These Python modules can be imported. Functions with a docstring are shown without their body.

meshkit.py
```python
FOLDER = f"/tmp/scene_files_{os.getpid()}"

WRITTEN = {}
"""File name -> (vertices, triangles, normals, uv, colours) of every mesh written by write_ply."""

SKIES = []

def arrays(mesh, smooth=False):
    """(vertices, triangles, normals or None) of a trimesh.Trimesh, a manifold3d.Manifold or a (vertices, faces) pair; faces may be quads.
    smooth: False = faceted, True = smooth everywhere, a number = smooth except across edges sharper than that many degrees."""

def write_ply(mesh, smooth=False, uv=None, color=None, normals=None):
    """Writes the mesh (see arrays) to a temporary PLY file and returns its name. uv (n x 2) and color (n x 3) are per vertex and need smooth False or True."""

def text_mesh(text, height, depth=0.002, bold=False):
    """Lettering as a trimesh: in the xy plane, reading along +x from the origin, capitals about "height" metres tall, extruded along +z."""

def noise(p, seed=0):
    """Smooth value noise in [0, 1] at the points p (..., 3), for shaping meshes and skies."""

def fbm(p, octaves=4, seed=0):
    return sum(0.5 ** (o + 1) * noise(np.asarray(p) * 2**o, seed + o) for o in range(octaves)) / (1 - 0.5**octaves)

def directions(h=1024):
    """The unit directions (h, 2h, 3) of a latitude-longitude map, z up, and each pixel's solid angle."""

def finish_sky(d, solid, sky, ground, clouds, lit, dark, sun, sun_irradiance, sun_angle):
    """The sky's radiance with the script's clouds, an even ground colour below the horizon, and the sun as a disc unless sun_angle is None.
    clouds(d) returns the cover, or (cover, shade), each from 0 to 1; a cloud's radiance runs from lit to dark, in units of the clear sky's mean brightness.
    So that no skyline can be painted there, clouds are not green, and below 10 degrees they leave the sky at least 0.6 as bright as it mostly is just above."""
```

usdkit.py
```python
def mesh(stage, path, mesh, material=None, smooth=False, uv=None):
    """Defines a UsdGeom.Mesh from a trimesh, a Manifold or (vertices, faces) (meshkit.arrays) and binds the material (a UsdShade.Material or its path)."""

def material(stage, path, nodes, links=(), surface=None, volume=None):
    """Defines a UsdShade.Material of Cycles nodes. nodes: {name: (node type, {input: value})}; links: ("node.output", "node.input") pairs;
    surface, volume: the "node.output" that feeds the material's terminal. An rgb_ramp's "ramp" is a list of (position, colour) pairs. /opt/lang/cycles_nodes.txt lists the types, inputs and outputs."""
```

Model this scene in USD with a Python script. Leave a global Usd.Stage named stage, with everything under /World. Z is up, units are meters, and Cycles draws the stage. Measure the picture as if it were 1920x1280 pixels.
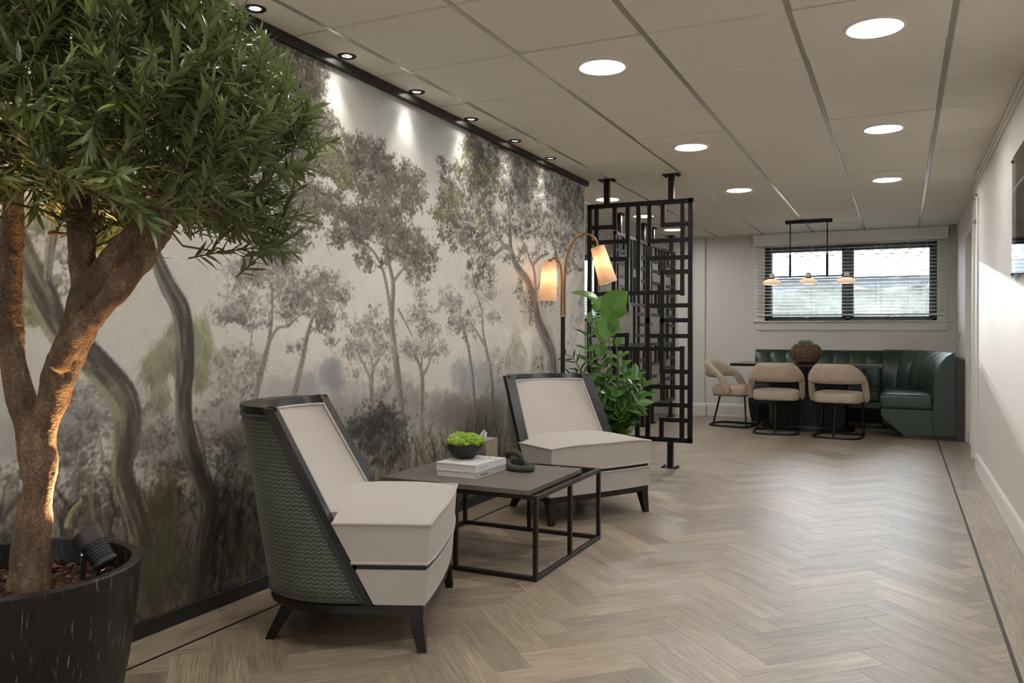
import math, random
import numpy as np
import trimesh
import manifold3d as m3
from scipy.spatial import ConvexHull
from shapely.geometry import Polygon, box as sbox
import usdkit, meshkit
from pxr import Usd, UsdGeom, UsdLux, UsdShade, Gf, Sdf, Vt

stage = Usd.Stage.CreateInMemory()
UsdGeom.SetStageUpAxis(stage, 'Z')
UsdGeom.SetStageMetersPerUnit(stage, 1.0)
UsdGeom.Xform.Define(stage, '/World')
UsdGeom.Scope.Define(stage, '/World/Looks')
PI = math.pi
EXPOSURE, MURAL_GAIN = 1.2, 1.05
SKY, SUN, SUNK = 1.5, .34, 5.8
DISC, SPOTD, SPOTI, BULB, PBULB, UPI = 38.0, 40.0, 1.7, 60.0, 2.2, 6.0


# ---------------------------------------------------------------- camera
cam = UsdGeom.Camera.Define(stage, '/World/camera')
TH, RO, HC = .4347, .0034, 1.0727
FPX = 1510.65
cam.CreateHorizontalApertureAttr(36.0)
cam.CreateFocalLengthAttr(FPX / 1920 * 36)
cam.CreateHorizontalApertureOffsetAttr((960 - 988.3) / 1920 * 36)
cam.CreateVerticalApertureOffsetAttr(-(640 - 626.36) / 1920 * 36)
cam.CreateClippingRangeAttr(Gf.Vec2f(.05, 500))
_c, _s, _cr, _sr = math.cos(TH), math.sin(TH), math.cos(RO), math.sin(RO)
_R = np.array([_c, _s, 0]); _U = np.array([0, 0, 1.]); _F = np.array([-_s, _c, 0])
_r = _R * _cr + _U * _sr; _u = -_R * _sr + _U * _cr
cam.AddTransformOp().Set(Gf.Matrix4d(*_r, 0, *_u, 0, *(-_F), 0, 0, 0, HC, 1))
cam.CreateExposureAttr(EXPOSURE)

# ---------------------------------------------------------------- sky and sun (both seen only through the back windows)
dome = UsdLux.DomeLight.Define(stage, '/World/sky')
dome.CreateColorAttr(Gf.Vec3f(.90, .95, 1.0)); dome.CreateIntensityAttr(SKY)
sun = UsdLux.DistantLight.Define(stage, '/World/sun')
sun.CreateAngleAttr(.6); sun.CreateColorAttr(Gf.Vec3f(1, .96, .91)); sun.CreateIntensityAttr(SUN); sun.CreateNormalizeAttr(True)
_d = np.array([1, -SUNK, -.134 * SUNK]); _d /= np.linalg.norm(_d)      # the way the sunlight travels
_z = -_d; _x = np.cross([0, 0, 1.], _z); _x /= np.linalg.norm(_x); _y = np.cross(_z, _x)
sun.AddTransformOp().Set(Gf.Matrix4d(*_x, 0, *_y, 0, *_z, 0, 0, 0, 0, 1))

# ---------------------------------------------------------------- helpers
_used = {}
def numbered(parent, name):
    k = (parent, name); n = _used.get(k, -1) + 1; _used[k] = n
    return name if n == 0 else f'{name}_{n:03d}'

def tag(prim, label=None, cat=None, group=None, kind=None):
    for k, v in (('label', label), ('category', cat), ('group', group), ('kind', kind)):
        if v: prim.SetCustomDataByKey(k, v)
    return prim

def ppath(parent):
    return '/World' if parent is None else str(parent.GetPath())

def obj(name, mesh, mat, parent=None, smooth=30, uv=None, loc=None, rotz=None, label=None, cat=None, group=None, kind=None):
    pp = ppath(parent); path = pp + '/' + numbered(pp, name)
    m = usdkit.mesh(stage, path, mesh, M[mat] if isinstance(mat, str) else mat, smooth=smooth, uv=uv)
    if loc is not None: m.AddTranslateOp().Set(Gf.Vec3d(*map(float, loc)))
    if rotz is not None: m.AddRotateZOp().Set(math.degrees(rotz))
    return tag(m.GetPrim(), label, cat, group, kind)

def thing(name, label, cat, loc=(0, 0, 0), rotz=0, group=None, kind=None):
    path = '/World/' + numbered('/World', name)
    x = UsdGeom.Xform.Define(stage, path)
    x.AddTranslateOp().Set(Gf.Vec3d(*map(float, loc))); x.AddRotateZOp().Set(math.degrees(rotz))
    return tag(x.GetPrim(), label, cat, group, kind)

def dup(root, loc, rotz, label, group=None):
    """A copy of a thing that references the first one, with a label of its own."""
    path = '/World/' + numbered('/World', root.GetName())
    p = UsdGeom.Xform.Define(stage, path).GetPrim()
    p.GetReferences().AddInternalReference(root.GetPath())
    p.GetAttribute('xformOp:translate').Set(Gf.Vec3d(*map(float, loc)))
    p.GetAttribute('xformOp:rotateZ').Set(math.degrees(rotz))
    tag(p, label, None, group)
    p.SetInstanceable(True)
    return p

def light_at(kind, parent, name, loc, **kw):
    pp = ppath(parent); l = getattr(UsdLux, kind).Define(stage, pp + '/' + numbered(pp, name))
    l.AddTranslateOp().Set(Gf.Vec3d(*map(float, loc)))
    return l

cat_ = lambda *ms: trimesh.util.concatenate([m for m in ms if m is not None])
def tm(v, f): return trimesh.Trimesh(np.asarray(v, float), np.asarray(f, int), process=False)

def box(x0, x1, y0, y1, z0, z1):
    m = trimesh.creation.box((x1 - x0, y1 - y0, z1 - z0)); m.apply_translation(((x0 + x1) / 2, (y0 + y1) / 2, (z0 + z1) / 2)); return m

def hull(pts):
    h = ConvexHull(np.asarray(pts, float)); m = trimesh.Trimesh(h.points, h.simplices, process=True)
    m.fix_normals(); return m

def cbox(x0, x1, y0, y1, z0, z1, c=.003):
    p = []
    for sx, x in ((1, x0), (-1, x1)):
        for sy, y in ((1, y0), (-1, y1)):
            for sz, z in ((1, z0), (-1, z1)):
                p += [(x + sx * c, y + sy * c, z), (x + sx * c, y, z + sz * c), (x, y + sy * c, z + sz * c)]
    return hull(p)

def bar(a, b, w, h=None, c=.0):
    """A square bar from a to b, w wide and h high."""
    a, b = np.asarray(a, float), np.asarray(b, float); h = h or w
    t = (b - a); L = np.linalg.norm(t); t /= L
    up = np.array([0, 0, 1.]) if abs(t[2]) < .95 else np.array([1., 0, 0])
    s = np.cross(up, t); s /= np.linalg.norm(s); u = np.cross(t, s)
    m = cbox(0, L, -w / 2, w / 2, -h / 2, h / 2, c) if c else box(0, L, -w / 2, w / 2, -h / 2, h / 2)
    T = np.eye(4); T[:3, 0], T[:3, 1], T[:3, 2], T[:3, 3] = t, s, u, a
    m.apply_transform(T); return m

def tube(pts, r, n=8, closed=False, caps=True):
    p = np.asarray(pts, float); k = len(p)
    r = np.broadcast_to(np.asarray(r, float), (k,))
    if closed: t = np.roll(p, -1, 0) - np.roll(p, 1, 0)
    else: t = np.gradient(p, axis=0)
    t /= np.linalg.norm(t, axis=1, keepdims=True) + 1e-12
    a = np.zeros((k, 3)); ref = np.array([0, 0, 1.]) if abs(t[0][2]) < .9 else np.array([1., 0, 0])
    a[0] = ref - t[0] * (ref @ t[0]); a[0] /= np.linalg.norm(a[0])
    for i in range(1, k):
        v = a[i - 1] - t[i] * (a[i - 1] @ t[i]); a[i] = v / (np.linalg.norm(v) + 1e-12)
    b = np.cross(t, a); an = np.arange(n) * 2 * PI / n
    v = p[:, None] + r[:, None, None] * (np.cos(an)[None, :, None] * a[:, None] + np.sin(an)[None, :, None] * b[:, None])
    v = v.reshape(-1, 3); f = []
    for i in range(k if closed else k - 1):
        j = (i + 1) % k
        for q in range(n):
            q2 = (q + 1) % n
            f += [(i * n + q, i * n + q2, j * n + q2), (i * n + q, j * n + q2, j * n + q)]
    if not closed and caps:
        for q in range(1, n - 1):
            f += [(0, q + 1, q), ((k - 1) * n, (k - 1) * n + q, (k - 1) * n + q + 1)]
    return tm(v, f)

def lathe(prof, n=32, c=(0, 0, 0)):
    p = np.asarray(prof, float); k = len(p); an = np.arange(n) * 2 * PI / n
    v = np.stack([p[:, None, 0] * np.cos(an), p[:, None, 0] * np.sin(an), np.broadcast_to(p[:, None, 1], (k, n))], -1).reshape(-1, 3) + np.asarray(c, float)
    f = []
    for i in range(k - 1):
        for q in range(n):
            q2 = (q + 1) % n
            if p[i, 0] > 1e-6: f.append((i * n + q, i * n + q2, (i + 1) * n + q2))
            if p[i + 1, 0] > 1e-6: f.append((i * n + q, (i + 1) * n + q2, (i + 1) * n + q))
    return tm(v, f)

def prism(poly, z0, z1):
    m = trimesh.creation.extrude_polygon(poly if hasattr(poly, 'exterior') else Polygon(poly), z1 - z0, engine='earcut')
    m.apply_translation((0, 0, z0)); return m

def grid_solid(outer, inner):
    """A closed solid between two (nv, nu, 3) sheets."""
    A, B = np.asarray(outer, float), np.asarray(inner, float); nv, nu = A.shape[:2]
    v = np.concatenate([A.reshape(-1, 3), B.reshape(-1, 3)]); o = nv * nu; f = []
    I = lambda i, j: i * nu + j
    for i in range(nv - 1):
        for j in range(nu - 1):
            a, b, c, d = I(i, j), I(i, j + 1), I(i + 1, j + 1), I(i + 1, j)
            f += [(a, b, c), (a, c, d), (o + a, o + c, o + b), (o + a, o + d, o + c)]
    rim = [I(0, j) for j in range(nu)] + [I(i, nu - 1) for i in range(1, nv)] + [I(nv - 1, j) for j in range(nu - 2, -1, -1)] + [I(i, 0) for i in range(nv - 2, 0, -1)]
    for a, b in zip(rim, rim[1:] + rim[:1]):
        f += [(a, o + a, o + b), (a, o + b, b)]
    m = tm(v, f)
    if m.volume < 0: m.invert()
    return m

def loft(rings, cap=True):
    """Closed rings of equal length, one above another."""
    R = np.asarray(rings, float); k, n = R.shape[:2]; v = R.reshape(-1, 3); f = []
    for i in range(k - 1):
        for q in range(n):
            q2 = (q + 1) % n
            f += [(i * n + q, i * n + q2, (i + 1) * n + q2), (i * n + q, (i + 1) * n + q2, (i + 1) * n + q)]
    if cap:
        v = np.concatenate([v, [R[0].mean(0), R[-1].mean(0)]])
        for q in range(n):
            q2 = (q + 1) % n
            f += [(k * n, q2, q), (k * n + 1, (k - 1) * n + q, (k - 1) * n + q2)]
    m = tm(v, f)
    if m.volume < 0: m.invert()
    return m

def rot(m, ang, axis, at=(0, 0, 0)):
    m.apply_transform(trimesh.transformations.rotation_matrix(ang, axis, at)); return m
def mv(m, x=0, y=0, z=0):
    m.apply_translation((x, y, z)); return m

def srgb(r, g, b):
    c = np.array([r, g, b]) / 255.
    return tuple(np.where(c < .04045, c / 12.92, ((c + .055) / 1.055) ** 2.4))

# ---------------------------------------------------------------- materials
M = {}
def mat(name, nodes, links, surface):
    M[name] = usdkit.material(stage, '/World/Looks/' + name, nodes, links, surface)
def plain(name, col, rough=.5, metal=0., bump=0., scale=200., var=0., vscale=6., **kw):
    n = {'p': ('principled_bsdf', {'base_color': col, 'roughness': rough, 'metallic': metal, **kw})}; l = []
    if bump or var: n['tc'] = ('texture_coordinate', {})
    if bump:
        n['n'] = ('noise_texture', {'scale': scale, 'detail': 3.}); n['b'] = ('bump', {'strength': bump, 'distance': .002})
        l += [('tc.object', 'n.vector'), ('n.fac', 'b.height'), ('b.normal', 'p.normal')]
    if var:
        a = np.array(col); n['v'] = ('noise_texture', {'scale': vscale, 'detail': 4.})
        n['r'] = ('rgb_ramp', {'ramp': [(.3, tuple(a * (1 - var))), (.7, tuple(np.minimum(a * (1 + var), 1)))]})
        l += [('tc.object', 'v.vector'), ('v.fac', 'r.fac'), ('r.color', 'p.base_color')]
    mat(name, n, l, 'p.BSDF')
def glow(name, col, strength):
    mat(name, {'e': ('emission', {'color': col, 'strength': strength})}, [], 'e.emission')

plain('wall_paint', srgb(220, 215, 208), .6, bump=.05, scale=300)
plain('white_paint', srgb(226, 223, 216), .4)
plain('ceiling_tile', srgb(226, 222, 211), .85, bump=.25, scale=500, var=.03, vscale=40)
plain('grid_metal', srgb(186, 180, 168), .24, .45)
plain('black_trim', srgb(32, 33, 32), .45)
plain('black_metal', srgb(24, 22, 21), .42, .3, bump=.03, scale=400)
plain('frame_metal', srgb(44, 38, 36), .4, .5, bump=.05, scale=300)
plain('grey_steel', srgb(86, 84, 84), .35, .6)
plain('ebony', srgb(20, 17, 16), .33, bump=.04, scale=120, specular_ior_level=.42)
plain('dark_window', srgb(66, 70, 76), .35)
plain('chrome', srgb(170, 170, 172), .18, 1.)
plain('dark_chrome', srgb(70, 70, 72), .25, .9)
plain('brass', srgb(150, 112, 66), .3, 1.)
plain('cream_fabric', srgb(184, 176, 170), .9, bump=.6, scale=900, var=.05, vscale=500, sheen_weight=.25)
plain('velvet', srgb(176, 158, 140), .85, bump=.2, scale=300, var=.07, vscale=14, sheen_weight=.5, sheen_tint=srgb(230, 214, 196))
plain('green_leather', srgb(40, 58, 49), .36, bump=.12, scale=260, specular_ior_level=.5)
plain('dark_timber', srgb(52, 45, 45), .45, bump=.08, scale=90)
plain('table_top', srgb(38, 34, 34), .18, bump=.02, scale=60)
plain('stone_top', srgb(100, 93, 87), .45, bump=.06, scale=120, var=.10, vscale=30)
plain('bowl_black', srgb(24, 23, 23), .55, bump=.1, scale=300)
plain('knot_clay', srgb(62, 63, 61), .85, bump=.5, scale=350, var=.2, vscale=120)
plain('tissue_box', srgb(142, 132, 118), .7, bump=.2, scale=260, var=.07, vscale=200)
plain('tissue', srgb(238, 236, 232), .9, bump=.2, scale=80)
plain('paper', srgb(206, 203, 200), .8)
plain('book_white', srgb(214, 213, 213), .35)
plain('book_grey', srgb(176, 174, 172), .4)
plain('ink', srgb(70, 70, 74), .5)
plain('gold_ink', srgb(150, 122, 72), .5)
plain('bark_chips', srgb(92, 56, 40), .9, bump=.6, scale=120, var=.45, vscale=60)
plain('soil', srgb(30, 20, 15), .95, bump=.5, scale=150)
plain('spot_body', srgb(48, 48, 49), .5)
plain('socket_white', srgb(224, 221, 214), .3)
plain('slat_white', srgb(236, 236, 234), .4)
plain('woven', srgb(112, 84, 62), .8, bump=.4, scale=150, var=.3, vscale=40)
plain('succulent', srgb(92, 124, 104), .6, var=.2, vscale=30)
plain('ext_wall', srgb(100, 105, 110), .8, var=.06, vscale=3)
plain('ext_roof', srgb(122, 130, 140), .7)
plain('ext_ground', srgb(120, 118, 114), .9, var=.1)
plain('ext_hedge', srgb(92, 96, 90), .9, bump=.6, scale=6, var=.25, vscale=8)
plain('picture_print', srgb(226, 228, 224), .6, var=.25, vscale=4)
plain('twig', srgb(96, 78, 54), .8)
plain('stem_green', srgb(96, 120, 62), .5)
plain('dark_stem', srgb(52, 58, 40), .6)
glow('lamp_disc', (1, .99, .972), DISC)
glow('spot_disc', (1, .93, .82), SPOTD)
glow('bulb', (1, .84, .60), BULB)
glow('pendant_bulb', (1, .91, .78), PBULB)
glow('uplight_lens', (1, .62, .28), 6.)

# ================================================================ room shell
XM, XR, YB, ZC = -2.427, .5605, 10.75, 2.3716      # mural wall, right wall, back wall, ceiling
YM = 6.36                                           # where the mural wall ends
YN, XL = -3.4, -5.6                                 # wall behind the camera, far left wall of the side bay

# --- wood for the floor: grain runs along each plank's own x axis
def wood(name, dark, mid, light, rough):
    mat(name, {
        'tc': ('texture_coordinate', {}), 'oi': ('object_info', {}), 'g': ('geometry', {}),
        'ra': ('math', {'math_type': 'add'}), 'rm': ('math', {'math_type': 'multiply', 'value2': 37.0}),
        'mp': ('mapping', {'scale': (2.2, 34., 1.)}), 'n': ('noise_texture', {'dimensions': '4D', 'scale': 1., 'detail': 5., 'roughness': .62, 'distortion': .5}),
        'mp2': ('mapping', {'scale': (1.4, 7., 1.)}), 'n2': ('noise_texture', {'dimensions': '4D', 'scale': 1., 'detail': 3., 'distortion': 1.2}),
        'mp3': ('mapping', {'scale': (9., 230., 1.)}), 'n3': ('noise_texture', {'dimensions': '4D', 'scale': 1., 'detail': 2.}),
        'mx': ('mix_float', {'fac': .45}), 'mx2': ('mix_float', {'fac': .48}),
        'r': ('rgb_ramp', {'ramp': [(.30, dark), (.5, mid), (.68, light)]}),
        'wn': ('white_noise_texture', {'dimensions': '1D'}), 'mr': ('map_range', {'to_min': .74, 'to_max': 1.16}),
        'cc': ('combine_color', {}), 'mul': ('mix', {'mix_type': 'multiply', 'fac': 1.}),
        'b': ('bump', {'strength': .7, 'distance': .0014}),
        'p': ('principled_bsdf', {'roughness': rough, 'specular_ior_level': .9, 'coat_weight': .45, 'coat_roughness': .37})},
        [('oi.random', 'ra.value1'), ('g.random_per_island', 'ra.value2'), ('ra.value', 'rm.value1'),
         ('tc.object', 'mp.vector'), ('mp.vector', 'n.vector'), ('rm.value', 'n.w'), ('tc.object', 'mp2.vector'), ('mp2.vector', 'n2.vector'), ('rm.value', 'n2.w'),
         ('tc.object', 'mp3.vector'), ('mp3.vector', 'n3.vector'), ('rm.value', 'n3.w'),
         ('n.fac', 'mx.a'), ('n2.fac', 'mx.b'), ('mx.result', 'mx2.a'), ('n3.fac', 'mx2.b'), ('mx2.result', 'r.fac'), ('rm.value', 'wn.w'), ('wn.value', 'mr.value'),
         ('mr.result', 'cc.r'), ('mr.result', 'cc.g'), ('mr.result', 'cc.b'), ('r.color', 'mul.color1'), ('cc.color', 'mul.color2'), ('mul.color', 'p.base_color'),
         ('mx2.result', 'b.height'), ('b.normal', 'p.normal')], 'p.BSDF')
wood('floor_wood', srgb(92, 79, 66), srgb(147, 131, 112), srgb(184, 168, 147), .41)
plain('floor_joint', srgb(92, 79, 66), .8)
plain('inlay_strip', srgb(22, 18, 20), .35)

floor = UsdGeom.Xform.Define(stage, '/World/floor').GetPrim(); tag(floor, 'greige wood floor of herringbone planks with plain border boards', 'floor', kind='structure')
obj('subfloor', box(XL, 1.2, YN, YB, -.03, -.0035), 'floor_joint', floor)
W, Lp = .122, .488
OX, OY = -1.078, 2.536
SL, SR = -2.2327, .3403            # dark inlay strips either side of the herringbone
field = Polygon([(SL + .006, YN), (SR - .006, YN), (SR - .006, YB), (-2.85, YB), (-2.85, YM + .01), (SL + .006, YM + .01)])
planks = []
r2 = math.sqrt(.5)
def plank_world(p0, p1, q0, q1):
    return Polygon([(OX + (p - q) * r2, OY + (p + q) * r2) for p, q in ((p0, q0), (p1, q0), (p1, q1), (p0, q1))])
for k in range(-70, 90):
    for mm in range(-8, 5):
        a, b = (k + 4 * mm) * W, (k - 4 * mm) * W
        planks.append((0, plank_world(a, a + Lp, b, b + W)))
        planks.append((1, plank_world(a, a + W, b + W, b + W + Lp)))
parts_ = []
for d, pl in planks:
    if pl.bounds[2] < -2.9 or pl.bounds[0] > SR or pl.bounds[3] < YN or pl.bounds[1] > YB: continue
    g = pl.intersection(field)
    if g.area < 4e-4 or g.geom_type != 'Polygon': continue
    parts_.append((g, PI / 4 if d == 0 else 3 * PI / 4))
for x0, x1 in ((XM, SL - .006), (SR + .006, .72)):       # border boards along both walls
    n = 0; y = YN
    while y < (YM if x0 < -2 else YB):
        y2 = min(y + 1.22, YM if x0 < -2 else YB)
        w_ = x1 - x0; xm = x0 + (w_ if w_ < .25 else .19)
        parts_.append((sbox(x0, y, min(xm, x1), y2), PI / 2))
        if xm < x1: parts_.append((sbox(xm, y, x1, y2), PI / 2))
        y = y2
for k in range(-8, 14):                                   # side bay beyond the screens: plain boards
    pass
for x in np.arange(-5.6, -2.86, .1835):
    parts_.append((sbox(x, YM - .2, min(x + .1835, -2.85), YB), PI / 2))
def to_px_size(g):
    c = g.centroid; X, Y = c.x, c.y
    dep = -X * _s + Y * _c
    if dep < .5: return 0
    u = 988 + FPX * (X * _c + Y * _s) / dep; v = 626 + FPX * HC / dep
    return (g.area * HC / dep ** 3) if -80 < u < 2000 and v < 1330 else 0
parts_.sort(key=lambda t: -to_px_size(t[0]))
def plank_mesh(g, ang):
    """Top with a small eased edge, in the plank's own frame."""
    from shapely import affinity
    c = g.centroid
    l = affinity.rotate(affinity.translate(g, -c.x, -c.y), -math.degrees(ang), origin=(0, 0))
    ring = np.array(l.exterior.coords)[:-1]
    if Polygon(ring).exterior.is_ccw is False: ring = ring[::-1]
    ins = l.buffer(-.0008, join_style='mitre')
    r2_ = np.array(ins.exterior.coords)[:-1] if ins.geom_type == 'Polygon' and not ins.is_empty else ring
    if not ins.is_empty and not Polygon(r2_).exterior.is_ccw: r2_ = r2_[::-1]
    if len(r2_) != len(ring): r2_ = ring * .995
    else:
        s0 = np.argmin(((r2_ - ring[0]) ** 2).sum(1)); r2_ = np.roll(r2_, -s0, 0)
    n = len(ring)
    v = np.vstack([np.c_[ring, np.full(n, -.004)], np.c_[ring, np.full(n, -.0012)], np.c_[r2_, np.zeros(n)]]); f = []
    for i in range(2):
        for q in range(n):
            q2 = (q + 1) % n; a, b, c2, d2 = i * n + q, i * n + q2, (i + 1) * n + q2, (i + 1) * n + q
            f += [(a, b, c2), (a, c2, d2)]
    for q in range(1, n - 1): f.append((2 * n, 2 * n + q, 2 * n + q + 1))
    return tm(v, f), (c.x, c.y)
rest = {}
for i, (g, ang) in enumerate(parts_):
    m, c = plank_mesh(g, ang)
    if i < 296: obj('floor_plank', m, 'floor_wood', floor, smooth=False, loc=(c[0], c[1], 0), rotz=ang)
    else:
        m.apply_translation((*(np.array([[math.cos(ang), math.sin(ang)], [-math.sin(ang), math.cos(ang)]]) @ np.array(c)), 0))
        rest.setdefault(round(ang, 3), []).append(m)
for ang, ms in rest.items():
    obj('more_planks', cat_(*ms), 'floor_wood', floor, smooth=False, rotz=ang, kind='stuff')
for x in (SL, SR):
    obj('inlay_strip', box(x - .006, x + .006, YN, YM if x < -1 else YB, -.004, .0002), 'inlay_strip', floor)

# --- suspended ceiling: square tiles between metal bars
ceil = UsdGeom.Xform.Define(stage, '/World/ceiling').GetPrim(); tag(ceil, 'suspended ceiling of square off-white tiles in a metal grid', 'ceiling', kind='structure')
X0, Y0 = -2.2118, 3.3545
obj('deck', box(XL, 1.2, YN, YB, ZC + .035, ZC + .06), 'ceiling_tile', ceil)
disc_at = [(-.105, 3.68), (-1.313, 3.68), (-.105, 5.505), (-1.316, 5.505), (-.11, 7.316), (-1.317, 7.316), (-2.55, 7.31), (-2.555, 8.507), (-2.552, 9.75),
           (-.105, 1.85), (-1.313, 1.85), (-.105, .02), (-1.313, .02), (-.105, -1.81), (-1.313, -1.81)]  # these rows are out of view, placed to light the foreground
spot_at = [(-2.338, 2.452), (-2.347, 3.05), (-2.352, 3.655), (-2.352, 4.255), (-2.346, 4.85), (-2.341, 5.44), (-2.34, 1.85), (-2.34, 1.25)]
xs = [XM] + [X0 + .6 * i for i in range(0, 5)] + [XR + .03]
tiles = []
def tile(x0, x1, y0, y1):
    holes = [(a, b, .108) for a, b in disc_at if x0 < a < x1 and y0 < b < y1] + [(a, b, .036) for a, b in spot_at if x0 < a < x1 and y0 < b < y1]
    P = sbox(x0, y0, x1, y1); c = .005
    if holes:
        from shapely.geometry import Point
        for a, b, r in holes: P = P.difference(Point(a, b).buffer(r, 12))
        return prism(P, ZC - .006, ZC + .010)
    z0, z1 = ZC - .006, ZC + .010
    v = [(x0 + c, y0 + c, z0), (x1 - c, y0 + c, z0), (x1 - c, y1 - c, z0), (x0 + c, y1 - c, z0)]
    v += [(x, y, z0 + c) for x, y in ((x0, y0), (x1, y0), (x1, y1), (x0, y1))] + [(x, y, z1) for x, y in ((x0, y0), (x1, y0), (x1, y1), (x0, y1))]
    f = [(0, 3, 2), (0, 2, 1), (8, 9, 10), (8, 10, 11)]
    for i in (0, 4):
        for q in range(4):
            a, b, c2, d2 = i + q, i + (q + 1) % 4, i + 4 + (q + 1) % 4, i + 4 + q
            f += [(a, b, c2), (a, c2, d2)]
    return tm(v, f)
for j in range(-12, 13):
    y0, y1 = Y0 + .6 * j + .0055, min(Y0 + .6 * (j + 1) - .0055, YB)
    if y1 - y0 < .05 or y1 < YN: continue
    y0 = max(y0, YN)
    for a, b in zip(xs[:-1], xs[1:]):
        l = a + (.011 if a != XM else 0); r = b - (.011 if b < XR else 0)
        obj('ceiling_tile', tile(l, r, y0, y1), 'ceiling_tile', ceil, smooth=False)
    if y1 > YM:
        for i in range(-6, 0):
            a = X0 + .6 * i
            if i == -1: obj('ceiling_tile', tile(a + .011, XM, max(y0, YM), y1), 'ceiling_tile', ceil, smooth=False)
            else: obj('ceiling_tile', tile(a + .011, a + .589, max(y0, YM), y1), 'ceiling_tile', ceil, smooth=False)
for i in range(-5, 5):
    x = X0 + .6 * i
    obj('grid_bar', box(x - .0108, x + .0108, YN if i >= 0 else YM, YB, ZC - .0045, ZC + .03), 'grid_metal', ceil)
for j in range(-11, 13):
    y = Y0 + .6 * j
    obj('grid_bar', box(XM if y < YM else XL, XR, y - .006, y + .006, ZC + .001, ZC + .03), 'grid_metal', ceil)

# --- walls
tag(obj('wall_left', cat_(box(XM - .12, XM, YN, YM, 0, ZC), ), 'wall_paint'), 'papered wall that carries the woodland mural', 'wall', kind='structure')
tag(obj('wall_bay', cat_(box(XL, XM - .12, YM - .1, YM, 0, ZC), box(XL - .1, XL, YM - .1, YB + .1, 0, ZC)), 'wall_paint'), 'plain wall of the side bay behind the screens', 'wall', kind='structure')
tag(obj('wall_front', cat_(box(XM - .1, -1.05, YN - .1, YN, 0, ZC), box(.05, 1.3, YN - .1, YN, 0, ZC), box(-1.05, .05, YN - .1, YN, 0, .95), box(-1.05, .05, YN - .1, YN, 2.05, ZC)), 'wall_paint'), 'plain wall behind the viewer', 'wall', kind='structure')
YD0, YD1, ZD = 7.46, 8.03, 2.085
wr = UsdGeom.Xform.Define(stage, '/World/wall_right').GetPrim(); tag(wr, 'long warm white wall with a doorway near its far end', 'wall', kind='structure')
obj('near_wall', box(XR, XR + .12, YN, YD0, 0, ZC), 'wall_paint', wr)
obj('header', box(XR, XR + .12, YD0, YD1 + .02, ZD, ZC), 'wall_paint', wr)
obj('far_wall', cat_(box(.587, .70, 9.27, YB, 0, ZC + .05), box(.587, .70, YD1 + .02, 9.27, 2.06, ZC + .05), box(.66, .74, YD1 + .02, 9.27, 0, 2.06)), 'wall_paint', wr)
obj('passage_wall', cat_(box(1.2, 1.3, YD0 - 2.5, YB, 0, ZC), box(XR + .12, 1.3, YB - 2.2, YB - 2.1, 0, ZC), box(XR + .12, 1.3, YD0 - 2.6, YD0 - 2.5, 0, ZC)), 'wall_paint', wr)
obj('reveal_skirting', box(.615, .662, 9.06, 9.262, 0, .13), 'white_paint', wr)
d1 = UsdGeom.Xform.Define(stage, '/World/door_1').GetPrim(); tag(d1, 'white door frame standing proud of the right wall', 'door', kind='structure')
obj('door_jamb', cat_(cbox(XR, XR + .14, YD1, YD1 + .04, 0, ZD), cbox(XR + .03, XR + .05, YD1 - .012, YD1, 0, ZD, .002)), 'white_paint', d1)
obj('door_head', cat_(cbox(XR, XR + .14, YD0, YD1, ZD - .03, ZD, .002), cbox(XR + .03, XR + .05, YD0, YD1, ZD - .042, ZD - .03, .002)), 'white_paint', d1)
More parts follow.
